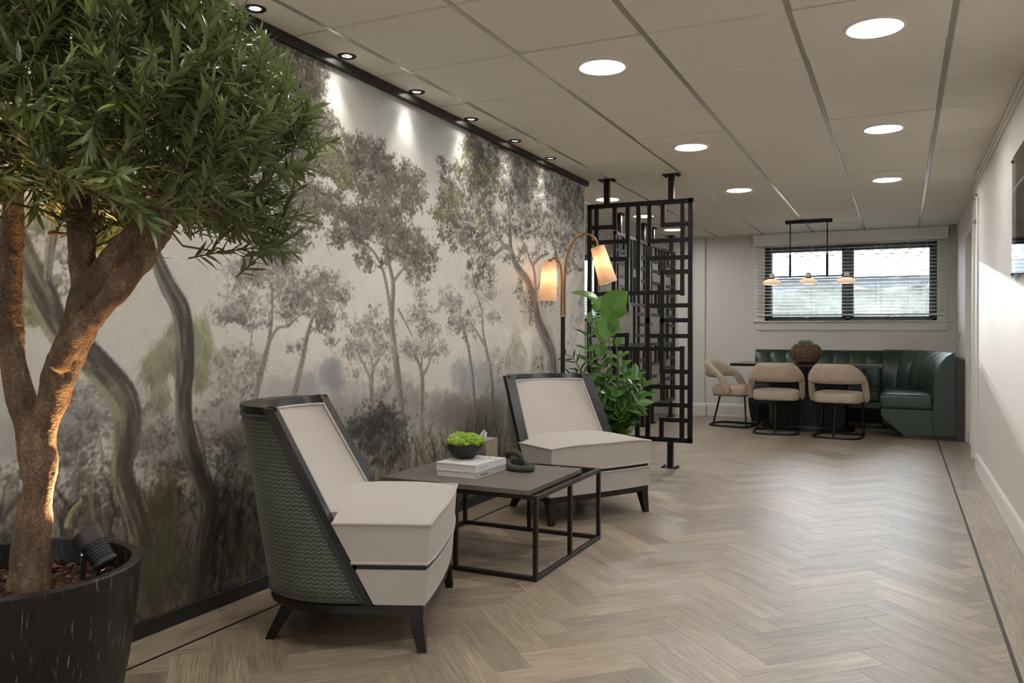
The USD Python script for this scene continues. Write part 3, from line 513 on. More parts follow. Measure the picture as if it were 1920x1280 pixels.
MUR_LEAF = [(2.618,1.353,0.19,0.09,420,(128,122,118), 0.36,0.02,0),(2.496,1.3,0.103,0.065,200,(128,122,118), 0.36,0.02,0),(2.782,1.319,0.137,0.082,230,(128,122,118), 0.36,0.02,0),(2.439,1.179,0.129,0.06,260,(128,122,118), 0.36,0.02,0),(2.411,1.146,0.085,0.034,100,(128,122,118), 0.36,0.02,0),(2.766,1.224,0.119,0.07,180,(128,122,118), 0.36,0.02,0),(2.683,1.164,0.114,0.057,120,(128,122,118), 0.36,0.02,0),(2.527,1.116,0.06,0.039,60,(128,122,118), 0.36,0.02,0),(2.526,1.346,0.084,0.048,120,(112,106,112), 0.4,0.02,0),(3.019,1.309,0.108,0.062,260,(116,112,108), 0.45,0.02,0),(3.118,1.264,0.065,0.056,130,(116,112,108), 0.45,0.02,0),(2.925,1.231,0.111,0.085,250,(116,112,108), 0.45,0.02,0),(3.039,1.148,0.124,0.05,230,(116,112,108), 0.45,0.02,0),(2.817,1.215,0.077,0.059,140,(116,112,108), 0.45,0.02,0),(2.963,1.134,0.075,0.034,70,(116,112,108), 0.45,0.02,0),(3.02,1.036,0.054,0.015,30,(116,112,108), 0.45,0.02,0),(2.801,1.013,0.042,0.019,40,(116,112,108), 0.45,0.02,0),(2.384,0.934,0.097,0.094,200,(140,130,122), 0.35,0.02,0),(2.483,0.931,0.103,0.076,200,(140,130,122), 0.35,0.02,0),(2.527,0.973,0.066,0.039,100,(140,130,122), 0.35,0.02,0),(2.44,0.847,0.114,0.065,150,(140,130,122), 0.35,0.02,0),(3.287,1.1,0.113,0.048,170,(136,126,126), 0.42,0.02,0),(3.202,0.995,0.092,0.047,160,(136,126,126), 0.42,0.02,0),(3.377,1.006,0.136,0.06,220,(136,126,126), 0.42,0.02,0),(3.376,1.168,0.063,0.054,60,(136,126,126), 0.42,0.02,0),(3.478,1.088,0.067,0.055,80,(136,126,126), 0.42,0.02,0),(3.493,0.991,0.067,0.05,60,(136,126,126), 0.42,0.02,0),(3.447,0.882,0.093,0.039,70,(136,126,126), 0.42,0.02,0),(3.223,0.904,0.085,0.036,40,(136,126,126), 0.42,0.02,0),(3.827,1.0,0.166,0.06,230,(134,126,124), 0.42,0.02,0),(3.693,0.988,0.094,0.047,110,(134,126,124), 0.42,0.02,0),(4.01,0.983,0.095,0.055,130,(134,126,124), 0.42,0.02,0),(3.91,1.09,0.125,0.048,160,(134,126,124), 0.42,0.02,0),(3.772,1.148,0.129,0.059,120,(134,126,124), 0.42,0.02,0),(3.826,1.238,0.122,0.078,110,(134,126,124), 0.42,0.02,0),(3.717,1.322,0.127,0.07,90,(134,126,124), 0.42,0.02,0),(3.91,1.181,0.08,0.049,50,(134,126,124), 0.42,0.02,0),(4.148,1.25,0.125,0.083,210,(126,122,120), 0.45,0.02,0),(4.276,1.157,0.171,0.065,200,(126,122,120), 0.45,0.02,0),(4.18,1.139,0.126,0.044,100,(126,122,120), 0.45,0.02,0),(4.377,1.093,0.095,0.059,70,(126,122,120), 0.45,0.02,0),(4.116,1.312,0.087,0.037,60,(126,122,120), 0.45,0.02,0),(4.551,1.332,0.217,0.085,230,(140,134,130), 0.38,0.02,0),(4.738,1.2,0.17,0.049,130,(140,134,130), 0.38,0.02,0),(4.516,1.195,0.157,0.074,110,(140,134,130), 0.38,0.02,0),(4.699,1.322,0.122,0.056,70,(140,134,130), 0.38,0.02,0),(4.444,1.394,0.139,0.053,90,(140,134,130), 0.38,0.02,0),(4.702,0.919,0.107,0.084,60,(150,148,142), 0.4,0.02,0),(4.78,0.846,0.141,0.092,90,(150,148,142), 0.4,0.02,0),(5.032,1.022,0.085,0.111,150,(140,144,118), 0.45,0.02,2),(5.11,0.928,0.105,0.113,150,(140,144,118), 0.45,0.02,2),(4.94,0.913,0.083,0.087,100,(140,144,118), 0.45,0.02,2),(5.033,0.837,0.119,0.067,80,(140,144,118), 0.45,0.02,2),(3.247,1.966,0.095,0.079,260,(98,90,84), 0.55,0.021,0),(3.371,1.965,0.164,0.097,520,(98,90,84), 0.55,0.021,0),(3.441,1.883,0.169,0.093,480,(98,90,84), 0.55,0.021,0),(3.239,1.834,0.112,0.057,200,(98,90,84), 0.55,0.021,0),(3.586,1.866,0.17,0.085,480,(98,90,84), 0.55,0.021,0),(3.714,1.932,0.105,0.064,220,(98,90,84), 0.55,0.021,0),(3.741,1.82,0.106,0.07,220,(98,90,84), 0.55,0.021,0),(3.562,1.764,0.158,0.073,400,(98,90,84), 0.55,0.021,0),(3.372,1.749,0.136,0.065,240,(98,90,84), 0.55,0.021,0),(3.241,1.637,0.095,0.079,330,(98,90,84), 0.55,0.021,0),(3.373,1.628,0.154,0.076,420,(98,90,84), 0.55,0.021,0),(3.25,1.546,0.086,0.047,200,(98,90,84), 0.55,0.021,0),(3.307,1.433,0.062,0.058,130,(98,90,84), 0.55,0.021,0),(3.465,1.694,0.142,0.066,260,(98,90,84), 0.55,0.021,0),(3.563,1.595,0.149,0.062,280,(98,90,84), 0.55,0.021,0),(3.716,1.612,0.127,0.058,260,(98,90,84), 0.55,0.021,0),(3.69,1.508,0.156,0.07,360,(98,90,84), 0.55,0.021,0),(3.879,1.526,0.102,0.066,220,(98,90,84), 0.55,0.021,0),(3.824,1.431,0.121,0.054,170,(98,90,84), 0.55,0.021,0),(3.49,1.476,0.067,0.039,80,(98,90,84), 0.55,0.021,0),(3.114,2.002,0.081,0.03,60,(98,90,84), 0.55,0.021,0),(3.176,1.913,0.083,0.067,150,(98,90,84), 0.55,0.021,0),(3.717,1.409,0.085,0.041,60,(98,90,84), 0.55,0.021,0),(3.441,1.91,0.234,0.126,260,(76,72,66), 0.5,0.02,0),(3.328,1.622,0.178,0.107,200,(76,72,66), 0.5,0.02,0),(3.74,1.878,0.159,0.088,120,(76,72,66), 0.5,0.02,0),(3.743,1.498,0.213,0.088,120,(76,72,66), 0.5,0.02,0),(3.767,1.912,0.129,0.07,60,(120,118,88), 0.5,0.02,0),(3.514,1.534,0.097,0.056,50,(120,118,88), 0.5,0.02,0),(2.521,2.309,0.27,0.109,700,(92,88,80), 0.52,0.02,0),(2.744,2.269,0.168,0.093,420,(92,88,80), 0.52,0.02,0),(2.813,2.172,0.161,0.095,480,(92,88,80), 0.52,0.02,0),(2.902,2.113,0.124,0.082,380,(92,88,80), 0.52,0.02,0),(2.813,2.007,0.175,0.08,520,(92,88,80), 0.52,0.02,0),(2.958,1.98,0.15,0.059,380,(92,88,80), 0.52,0.02,0),(2.814,1.865,0.16,0.071,420,(92,88,80), 0.52,0.02,0),(2.997,1.877,0.153,0.065,420,(92,88,80), 0.52,0.02,0),(3.115,1.85,0.089,0.066,280,(92,88,80), 0.52,0.02,0),(2.815,1.723,0.139,0.061,300,(92,88,80), 0.52,0.02,0),(2.96,1.698,0.165,0.058,360,(92,88,80), 0.52,0.02,0),(3.095,1.656,0.12,0.066,260,(92,88,80), 0.52,0.02,0),(2.886,1.615,0.109,0.058,240,(92,88,80), 0.52,0.02,0),(2.747,1.549,0.101,0.056,220,(92,88,80), 0.52,0.02,0),(3.015,2.068,0.053,0.034,60,(92,88,80), 0.52,0.02,0),(3.066,2.03,0.047,0.035,60,(92,88,80), 0.52,0.02,0),(3.057,1.513,0.062,0.035,100,(92,88,80), 0.52,0.02,0),(3.096,1.568,0.064,0.041,90,(92,88,80), 0.52,0.02,0),(2.92,2.275,0.088,0.048,120,(92,88,80), 0.52,0.02,0),(2.957,2.213,0.06,0.024,60,(92,88,80), 0.52,0.02,0),(2.614,2.139,0.252,0.135,700,(92,88,80), 0.52,0.02,0),(2.553,1.9,0.244,0.176,700,(92,88,80), 0.52,0.02,0),(2.616,1.668,0.189,0.135,400,(92,88,80), 0.52,0.02,0),(2.714,1.441,0.099,0.046,160,(92,88,80), 0.52,0.02,0),(2.816,1.487,0.07,0.038,90,(92,88,80), 0.52,0.02,0),(3.154,2.011,0.074,0.025,40,(92,88,80), 0.52,0.02,0),(3.016,1.881,0.131,0.065,200,(116,118,76), 0.5,0.02,0),(3.135,1.815,0.065,0.061,140,(116,118,76), 0.5,0.02,0),(2.921,1.936,0.111,0.048,140,(116,118,76), 0.5,0.02,0),(2.848,2.063,0.085,0.057,90,(116,118,76), 0.5,0.02,0),(2.682,1.415,0.084,0.041,140,(84,86,94), 0.5,0.02,0),(2.633,1.49,0.115,0.054,160,(98,96,94), 0.45,0.02,0),(1.607,1.209,0.101,0.066,240,(122,116,98), 0.5,0.02,0),(1.574,1.175,0.082,0.049,180,(122,116,98), 0.5,0.02,0),(1.693,1.4,0.107,0.102,240,(122,116,98), 0.5,0.02,0),(1.557,1.4,0.097,0.097,240,(122,116,98), 0.5,0.02,0),(1.608,1.127,0.067,0.033,140,(128,128,80), 0.5,0.02,0),(4.438,2.245,0.139,0.081,260,(86,84,80), 0.55,0.021,0),(4.544,2.183,0.26,0.102,480,(86,84,80), 0.55,0.021,0),(4.37,2.05,0.231,0.085,380,(86,84,80), 0.55,0.021,0),(4.175,1.919,0.164,0.064,280,(86,84,80), 0.55,0.021,0),(4.083,1.779,0.146,0.069,260,(86,84,80), 0.55,0.021,0),(4.144,1.867,0.124,0.05,160,(86,84,80), 0.55,0.021,0),(4.809,2.271,0.269,0.085,320,(86,84,80), 0.55,0.021,0),(4.732,2.079,0.309,0.119,480,(86,84,80), 0.55,0.021,0),(4.511,1.906,0.258,0.095,320,(86,84,80), 0.55,0.021,0),(4.305,1.777,0.225,0.072,300,(86,84,80), 0.55,0.021,0),(4.177,1.665,0.164,0.077,220,(86,84,80), 0.55,0.021,0),(4.373,1.654,0.204,0.066,200,(86,84,80), 0.55,0.021,0),(4.621,1.749,0.223,0.083,240,(86,84,80), 0.55,0.021,0),(4.972,2.158,0.335,0.146,480,(86,84,80), 0.55,0.021,0),(5.187,2.31,0.269,0.091,260,(86,84,80), 0.55,0.021,0),(5.326,2.182,0.337,0.139,420,(86,84,80), 0.55,0.021,0),(5.235,1.976,0.365,0.114,420,(86,84,80), 0.55,0.021,0),(5.059,1.839,0.258,0.111,300,(86,84,80), 0.55,0.021,0),(5.423,1.885,0.329,0.117,330,(86,84,80), 0.55,0.021,0),(5.723,2.21,0.358,0.164,460,(86,84,80), 0.55,0.021,0),(6.054,2.222,0.302,0.172,380,(86,84,80), 0.55,0.021,0),(5.942,1.992,0.382,0.144,380,(86,84,80), 0.55,0.021,0),(6.234,2.074,0.195,0.22,300,(86,84,80), 0.55,0.021,0),(5.622,1.788,0.349,0.097,260,(86,84,80), 0.55,0.021,0),(6.058,1.792,0.301,0.12,250,(86,84,80), 0.55,0.021,0),(4.549,1.605,0.188,0.069,180,(86,84,80), 0.55,0.021,0),(4.623,1.508,0.149,0.062,140,(86,84,80), 0.55,0.021,0),(4.55,1.417,0.16,0.047,140,(86,84,80), 0.55,0.021,0),(4.478,1.497,0.142,0.054,90,(86,84,80), 0.55,0.021,0),(4.977,1.572,0.184,0.044,90,(86,84,80), 0.55,0.021,0),(5.377,1.683,0.19,0.079,90,(86,84,80), 0.55,0.021,0),(5.104,1.657,0.139,0.059,70,(86,84,80), 0.55,0.021,0),(5.106,1.377,0.122,0.067,90,(86,84,80), 0.55,0.021,0),(5.24,1.326,0.127,0.046,60,(86,84,80), 0.55,0.021,0),(5.287,1.213,0.147,0.061,90,(86,84,80), 0.55,0.021,0),(4.051,2.054,0.084,0.043,60,(86,84,80), 0.55,0.021,0),(4.112,2.003,0.099,0.05,80,(86,84,80), 0.55,0.021,0),(5.945,1.653,0.269,0.085,150,(86,84,80), 0.55,0.021,0),(5.677,1.406,0.145,0.049,90,(86,84,80), 0.55,0.021,0),(5.526,1.298,0.159,0.04,60,(86,84,80), 0.55,0.021,0),(4.888,2.377,0.162,0.043,80,(86,84,80), 0.55,0.021,0),(5.468,2.326,0.293,0.095,200,(86,84,80), 0.55,0.021,0),(4.144,1.867,0.15,0.064,180,(112,120,70), 0.5,0.021,0),(4.303,2.103,0.132,0.078,140,(112,120,70), 0.5,0.021,0),(4.083,1.779,0.11,0.05,100,(112,120,70), 0.5,0.021,0),(4.403,2.222,0.096,0.053,70,(112,120,70), 0.5,0.021,0),(4.656,2.066,0.225,0.104,120,(112,120,70), 0.5,0.021,0),(4.547,1.809,0.145,0.054,70,(112,120,70), 0.5,0.021,0),(5.42,2.238,0.115,0.118,70,(112,120,70), 0.5,0.021,0),(5.403,1.96,0.134,0.117,60,(112,120,70), 0.5,0.021,0),(5.421,2.12,0.289,0.157,140,(58,60,60), 0.5,0.021,0),(6.055,2.136,0.348,0.215,160,(58,60,60), 0.5,0.021,0),(4.973,2.048,0.335,0.146,140,(58,60,60), 0.5,0.021,0),(4.731,2.22,0.309,0.084,140,(58,60,60), 0.5,0.021,0),(5.236,1.823,0.365,0.092,100,(58,60,60), 0.5,0.021,0),(5.48,0.86,0.176,0.055,110,(116,116,114), 0.45,0.02,0),(6.24,1.368,0.122,0.132,60,(116,116,114), 0.45,0.02,0),(6.181,1.19,0.144,0.087,50,(116,116,114), 0.45,0.02,0),(6.065,1.015,0.232,0.173,60,(116,116,114), 0.45,0.02,0),(2.08,0.965,0.06,0.066,220,(128,126,98), 0.42,0.022,2),(2.046,0.928,0.05,0.049,140,(128,126,98), 0.42,0.022,2),(2.127,1.003,0.047,0.078,180,(128,126,98), 0.42,0.022,2),(2.276,1.02,0.042,0.082,200,(128,126,98), 0.42,0.022,2),(2.264,0.919,0.036,0.07,160,(128,126,98), 0.42,0.022,2),(2.187,1.081,0.065,0.032,110,(128,126,98), 0.42,0.022,2),(2.081,0.84,0.042,0.057,120,(128,126,98), 0.42,0.022,2),(2.289,1.041,0.026,0.083,120,(142,148,104), 0.45,0.022,2),(2.237,1.091,0.036,0.025,60,(142,148,104), 0.45,0.022,2),(1.806,0.885,0.077,0.032,170,(116,114,112), 0.45,0.02,0),(1.846,0.856,0.059,0.025,100,(116,114,112), 0.45,0.02,0),(1.768,0.835,0.056,0.024,90,(116,114,112), 0.45,0.02,0),(3.334,0.605,0.179,0.064,260,(72,70,70), 0.5,0.024,0),(3.496,0.505,0.163,0.122,520,(72,70,70), 0.5,0.024,0),(3.425,0.623,0.14,0.082,240,(72,70,70), 0.5,0.024,0),(3.334,0.565,0.107,0.081,200,(72,70,70), 0.5,0.024,0),(3.886,0.503,0.136,0.072,150,(118,114,110), 0.4,0.02,0),(3.121,0.64,0.146,0.077,150,(118,114,110), 0.4,0.02,0),(3.722,0.623,0.212,0.146,200,(118,114,110), 0.4,0.02,0),(3.568,0.75,0.169,0.096,160,(118,114,110), 0.4,0.02,0),(2.106,0.343,0.071,0.117,220,(86,82,64), 0.28,0.03,1),(2.061,0.2,0.091,0.115,260,(86,82,64), 0.28,0.03,1),(2.154,0.214,0.097,0.099,200,(86,82,64), 0.28,0.03,1),(2.083,0.464,0.069,0.077,120,(86,82,64), 0.28,0.03,1),(1.75,0.768,0.112,0.069,260,(128,124,118), 0.34,0.022,3),(1.97,0.764,0.107,0.075,200,(132,127,120), 0.34,0.022,3),(2.082,0.676,0.139,0.077,260,(118,111,102), 0.34,0.022,3),(2.385,0.703,0.139,0.106,240,(126,118,110), 0.34,0.022,3),(2.47,0.586,0.145,0.087,220,(104,98,94), 0.34,0.022,3),(1.678,0.691,0.106,0.067,240,(110,106,102), 0.34,0.022,3),(1.609,0.618,0.101,0.049,200,(94,90,88), 0.34,0.022,3),(1.847,0.615,0.099,0.071,220,(104,98,90), 0.34,0.022,3),(2.129,0.533,0.12,0.078,260,(98,90,78), 0.34,0.022,3),(2.414,0.444,0.141,0.086,260,(84,80,78), 0.34,0.022,3),(1.827,0.476,0.118,0.089,300,(84,78,72), 0.34,0.022,3),(2.501,0.299,0.177,0.131,260,(74,71,71), 0.34,0.022,3),(2.106,0.421,0.094,0.098,260,(92,86,66), 0.34,0.022,3),(2.387,0.196,0.139,0.106,240,(82,77,76), 0.34,0.022,3),(2.966,0.52,0.188,0.074,220,(108,104,98), 0.34,0.022,3),(3.163,0.442,0.165,0.078,160,(98,94,90), 0.34,0.022,3),(4.002,0.413,0.236,0.049,120,(120,116,98), 0.34,0.022,3),(5.158,0.417,0.535,0.151,260,(88,84,82), 0.34,0.022,3),(4.522,0.313,0.36,0.068,160,(92,88,80), 0.34,0.022,3),(5.957,0.335,0.452,0.256,200,(92,92,94), 0.34,0.022,3),(5.339,0.554,0.471,0.194,240,(112,112,112), 0.34,0.022,3)]
MUR_CREST = [(1.482,0.56),(1.61,0.544),(1.714,0.55),(1.867,0.504),(2.082,0.473),(2.279,0.468),(2.5,0.473),(2.821,0.492),(3.122,0.499),(3.379,0.497),(3.67,0.484),(4.001,0.481),(4.381,0.497),(4.903,0.48),(5.533,0.459),(6.437,0.422)]
MUR_NEAR = [([[1.533,1.381,0.094],[1.59,1.274,0.102],[1.641,1.178,0.101],[1.698,1.078,0.096],[1.768,1.018,0.101],[1.845,0.945,0.117],[1.91,0.87,0.122],[1.944,0.785,0.119],[1.94,0.693,0.113],[1.924,0.603,0.096],[1.941,0.527,0.092],[1.971,0.447,0.088],[1.998,0.348,0.09],[2.011,0.232,0.102]], (70,64,61),(142,138,112), 0.97),([[1.675,1.415,0.037],[1.662,1.313,0.031],[1.655,1.245,0.026]], (92,86,82),(150,146,118), 0.97),([[2.056,1.348,0.058],[2.107,1.255,0.072],[2.162,1.17,0.084],[2.187,1.081,0.088],[2.19,0.962,0.086],[2.183,0.842,0.085],[2.191,0.722,0.082],[2.222,0.619,0.09],[2.273,0.51,0.1],[2.305,0.402,0.102],[2.279,0.284,0.094],[2.259,0.187,0.099],[2.244,0.09,0.118]], (62,59,58),(122,118,106), 0.97),([[2.241,0.737,0.017],[2.273,0.653,0.013],[2.299,0.526,0.014]], (90,84,80),(140,130,110), 0.97),([[1.722,0.454,0.019],[1.744,0.501,0.017],[1.773,0.522,0.012]], (110,104,80),(176,168,130), 0.97)]

# columns closer together where the wall is farther from the middle of the room
_u = np.linspace(0, 1, 700)
MY = np.concatenate([np.linspace(YN, 1.40, 14)[:-1], 1.42 + (YM - 1.424) * (_u * .42 + .58 * (_u ** 2.1))])
MZ = np.linspace(.058, ZC - .05, 640)
GY, GZ = np.meshgrid(MY, MZ)
P3 = np.stack([GY, GZ, np.zeros_like(GY)], -1)
def fb(sy, sz, o=4, seed=0): return meshkit.fbm(P3 * np.array([sy, sz, 1.]), o, seed)
def lerp(a, b, t): return a + (np.asarray(b, float) - a) * t[..., None]
def sstep(a, b, x):
    t = np.clip((x - a) / (b - a), 0, 1); return t * t * (3 - 2 * t)
C_ = np.zeros(GY.shape + (3,)) + np.array([208, 204, 196.])
C_ = lerp(C_, (172, 180, 184), sstep(1.75, 2.3, GZ + .25 * (fb(.9, .9) - .5)) * .9)
C_ = lerp(C_, (222, 218, 210), sstep(.5, .75, fb(.7, 1.1, 4, 5)) * .7)
C_ = lerp(C_, (184, 181, 177), sstep(.52, .8, fb(1.1, 1.6, 4, 9)) * .6)
C_ = lerp(C_, (192, 188, 181), sstep(1.2, .75, GZ) * .6)
C_ = lerp(C_, (188, 183, 176), sstep(2.9, 1.9, GY) * .6)
def soft(y, z, ry, rz, col, a):
    i0, i1 = np.searchsorted(MZ, (z - 1.5 * rz, z + 1.5 * rz)); j0, j1 = np.searchsorted(MY, (y - 1.5 * ry, y + 1.5 * ry))
    if i1 <= i0 or j1 <= j0: return
    yy, zz = GY[i0:i1, j0:j1], GZ[i0:i1, j0:j1]
    d = np.hypot((yy - y) / ry, (zz - z) / rz) + .55 * (NZ1[i0:i1, j0:j1] - .5) + .5 * (NZ2[i0:i1, j0:j1] - .5)
    w = sstep(1.05, .55, d) * a * (.75 + .5 * (NZ2[i0:i1, j0:j1] - .5))
    w = w * sstep(z - 1.4 * rz, z - .3 * rz, zz)
    C_[i0:i1, j0:j1] = lerp(C_[i0:i1, j0:j1], col, w)
NZ1, NZ2, NZ3 = fb(9, 9, 3, 21), fb(34, 34, 3, 22), fb(110, 9, 3, 23)
for y, z, ry, rz, col, a in MUR_BUSH: soft(y, z, ry, rz, np.array(col), a)
def trunk(pts, dark, light, a, rough=0.):
    p = np.array(pts, float)
    t = np.concatenate([[0], np.cumsum(np.hypot(*np.diff(p[:, :2], axis=0).T))])
    n = max(8, int(t[-1] / max(.0025, .3 * p[:, 2].min()))); s = np.linspace(0, t[-1], n)
    # a smooth line through the points
    def sm(v):
        m = np.gradient(v, t); k = np.clip(np.searchsorted(t, s, 'right') - 1, 0, len(t) - 2); h = t[k + 1] - t[k]; q = (s - t[k]) / h
        return (2 * q**3 - 3 * q**2 + 1) * v[k] + (q**3 - 2 * q**2 + q) * h * m[k] + (-2 * q**3 + 3 * q**2) * v[k + 1] + (q**3 - q**2) * h * m[k + 1]
    Y, Z, Wd = sm(p[:, 0]), sm(p[:, 1]), np.interp(s, t, p[:, 2])
    best = {}
    i0, i1 = np.searchsorted(MZ, (Z.min() - .1, Z.max() + .1)); j0, j1 = np.searchsorted(MY, (Y.min() - .12, Y.max() + .12))
    if i1 <= i0 or j1 <= j0: return
    yy, zz = GY[i0:i1, j0:j1], GZ[i0:i1, j0:j1]
    D = np.full(yy.shape, 9.); S_ = np.zeros(yy.shape); A_ = np.zeros(yy.shape)
    dY, dZ = np.gradient(Y), np.gradient(Z); dl = np.hypot(dY, dZ) + 1e-9
    for y, z, w, al, nx, nzz in zip(Y, Z, Wd, s, dZ / dl, -dY / dl):
        if nx < 0: nx, nzz = -nx, -nzz
        r = max(w, .008)
        a0, a1 = np.searchsorted(MZ[i0:i1], (z - r - .012, z + r + .012)); b0, b1 = np.searchsorted(MY[j0:j1], (y - r - .012, y + r + .012))
        sub = np.hypot(yy[a0:a1, b0:b1] - y, zz[a0:a1, b0:b1] - z) / (w / 2)
        m = sub < D[a0:a1, b0:b1]
        D[a0:a1, b0:b1][m] = sub[m]; S_[a0:a1, b0:b1][m] = (((yy[a0:a1, b0:b1] - y) * nx + (zz[a0:a1, b0:b1] - z) * nzz) / (w / 2))[m]; A_[a0:a1, b0:b1][m] = al
    n1 = meshkit.fbm(np.stack([S_ * 3.2, A_ * 9, np.full(S_.shape, 3.)], -1), 4, 23)
    cov = sstep(1.15, .8, D + rough * (n1 - .5)) * a
    lt = np.clip(.42 - .55 * S_ + 1.9 * (n1 - .5), 0, 1) ** 1.5
    col = lerp(np.zeros(yy.shape + (3,)) + np.array(dark, float), light, lt)
    C_[i0:i1, j0:j1] += (col - C_[i0:i1, j0:j1]) * cov[..., None]
def dabs(y, z, ry, rz, n, col, a, d, style):
    col = np.array(col, float)
    if style in (0, 3):
        n = int(n * 1.7); m = max(4, n // 15); cl = []
        for k in range(m):
            r = math.sqrt(rng.random()) * (1 + .15 * rng.standard_normal()); an = rng.random() * 2 * PI
            cl.append((y + ry * r * math.cos(an), z + rz * r * math.sin(an), .012 + .016 * rng.random(), 1 + .16 * rng.standard_normal()))
    for k in range(n):
        if style in (0, 3):
            cy_, cz_, cr_, cb_ = cl[k % m]
            py, pz = cy_ + rng.standard_normal() * cr_ * 1.15, cz_ + rng.standard_normal() * cr_ * .75
            lift = (pz - cz_) / cr_
        else:
            r = math.sqrt(rng.random()) * (1 + .18 * rng.standard_normal()); an = rng.random() * 2 * PI
            py, pz = y + ry * r * math.cos(an), z + rz * r * math.sin(an); lift, cb_ = math.sin(an), 1.
        q = d * (.5 + .8 * rng.random())
        if style in (0, 3): la, lb, th = q * .52, q * .30, rng.random() * PI
        elif style == 1: la, lb, th = q * 1.5, q * .14, PI / 2 + rng.normal() * .5
        else: la, lb, th = q * 1.4, q * .16, -PI / 2 + rng.normal() * .25 + .5 * math.cos(an)
        i0, i1 = np.searchsorted(MZ, (pz - la, pz + la)); j0, j1 = np.searchsorted(MY, (py - la, py + la))
        if i1 <= i0 or j1 <= j0: continue
        dy, dz = MY[None, j0:j1] - py, MZ[i0:i1, None] - pz
        c, s = math.cos(th), math.sin(th)
        e = ((dy * c + dz * s) / la) ** 2 + ((dz * c - dy * s) / lb) ** 2
        w = np.clip(1.3 - e, 0, 1) * min(1, a * 1.25) * (.6 + .6 * rng.random())
        cc = col * cb_ * (1 + .09 * rng.standard_normal()) + 11 * lift - 6
        V = C_[i0:i1, j0:j1]; V += (cc - V) * w[..., None]
for y, z, ry, rz, n, col, a, d, st in MUR_LEAF:            # a soft mass under every cluster of leaves
    if st == 0 and n > 150: soft(y, z, ry * .95, rz * .95, np.array(col) * .7 + 66, a * .42)
for t in MUR_TREE: trunk(*t)
LEAF0 = [c for c in MUR_LEAF if c[8] in (0, 2)]
for c in LEAF0: dabs(*c[:4], c[4] * (2 if c[8] == 2 else 1), tuple((np.array(c[5]) * .75 + np.mean(c[5]) * .25) * .86 + np.array([33, 32, 28.])), c[6] * (.75 if c[8] == 2 else 1), *c[7:])
# the dark woodland floor
cy = np.interp(MY, [c[0] for c in MUR_CREST], [c[1] for c in MUR_CREST])[None, :]
h = cy - GZ + .10 * (NZ1 - .5) + .05 * (NZ2 - .5)
far = sstep(2.2, 4.2, GY)
g0 = lerp(np.zeros(GY.shape + (3,)) + np.array([92, 84, 76.]), (122, 118, 104), far)
g0 = lerp(g0, (72, 68, 66), sstep(.05, .6, h) * .85)
g0 = lerp(g0, (78, 78, 84), sstep(.45, .7, fb(2.2, 2.2, 4, 31)) * .8)
g0 = lerp(g0, (108, 98, 78), sstep(.5, .72, fb(8, 16, 4, 33)) * .6)
g0 = lerp(g0, (54, 50, 47), sstep(.5, .75, fb(5, 9, 4, 37)) * .6)
path = sstep(.05, .02, np.abs(GZ - (.56 + .10 * (GY - 3.5) + .05 * np.sin(GY * 5)))) * sstep(3.2, 3.5, GY) * sstep(4.4, 4.0, GY)
g0 = lerp(g0, (150, 148, 110), path * sstep(.35, .6, fb(7, 30, 3, 39)))
C_ = lerp(C_, (0, 0, 0), np.zeros(GY.shape)) + (g0 - C_) * (sstep(-.16, .24, h) * .94)[..., None]
# mauve rock near the bottom
rock = sstep(1., .5, np.hypot((GY - 2.02) / .16, (GZ - .20) / .26) + .6 * (NZ1 - .5))
C_ = lerp(C_, (96, 88, 90), rock * .7 * (.4 + NZ3))
for t in MUR_TREE: 
    if t[0][0][2] > .035: trunk([q for q in t[0]], t[1], t[2], .2)
for c in MUR_LEAF:
    if c[5][0] < 80 and c[1] < 1: dabs(*c)
for c in MUR_LEAF:
    if c[8] == 3: dabs(*c)
for k in range(3200):                                        # grasses and twigs of the bed
    yy_ = 1.45 + 4.9 * rng.random() ** 1.6; zz_ = .08 + .62 * rng.random() ** 1.3
    if zz_ > np.interp(yy_, MY, cy[0]) + .02: continue
    g_ = (118, 110, 88) if rng.random() < .45 else (52, 49, 47)
    dabs(yy_, zz_, .03, .02, 1, tuple(np.array(g_) * (.8 + .4 * rng.random())), .30, .055, 1)
for t in MUR_NEAR: trunk(*t, .35)
for c in MUR_LEAF:
    if c[8] == 1: dabs(*c)
C_ *= (1 + .05 * (NZ2 - .5) + .07 * (fb(260, 260, 2, 41) - .5))[..., None]           # brush and weave
C_ = np.clip(C_ * MURAL_GAIN, 6, 250) / 255.
lin = np.where(C_ < .04045, C_ / 12.92, ((C_ + .055) / 1.055) ** 2.4)
mat('mural_print', {'a': ('attribute', {'attribute': 'print'}), 'tc': ('texture_coordinate', {}), 'mp': ('mapping', {'scale': (1, 900, 260)}), 'n': ('noise_texture', {'scale': 1., 'detail': 2.}),
    'b': ('bump', {'strength': .15, 'distance': .001}), 'p': ('principled_bsdf', {'roughness': .62, 'specular_ior_level': .3})},
    [('a.color', 'p.base_color'), ('tc.object', 'mp.vector'), ('mp.vector', 'n.vector'), ('n.fac', 'b.height'), ('b.normal', 'p.normal')], 'p.BSDF')
nz, ny = GY.shape
I_ = np.arange(nz * ny).reshape(nz, ny)
q = np.stack([I_[:-1, :-1], I_[:-1, 1:], I_[1:, 1:], I_[1:, :-1]], -1).reshape(-1, 4)
mv_ = np.stack([np.full(GY.size, XM + .002), GY.ravel(), GZ.ravel()], 1)
mp_ = obj('mural', (mv_, q), 'mural_print', smooth=False)
pv = UsdGeom.PrimvarsAPI(mp_).CreatePrimvar('print', Sdf.ValueTypeNames.Color3fArray, 'vertex')
pv.Set(Vt.Vec3fArray.FromNumpy(lin.reshape(-1, 3).astype(np.float32)))
tag(mp_, 'misty woodland mural printed in greys and browns across the left wall', 'mural')

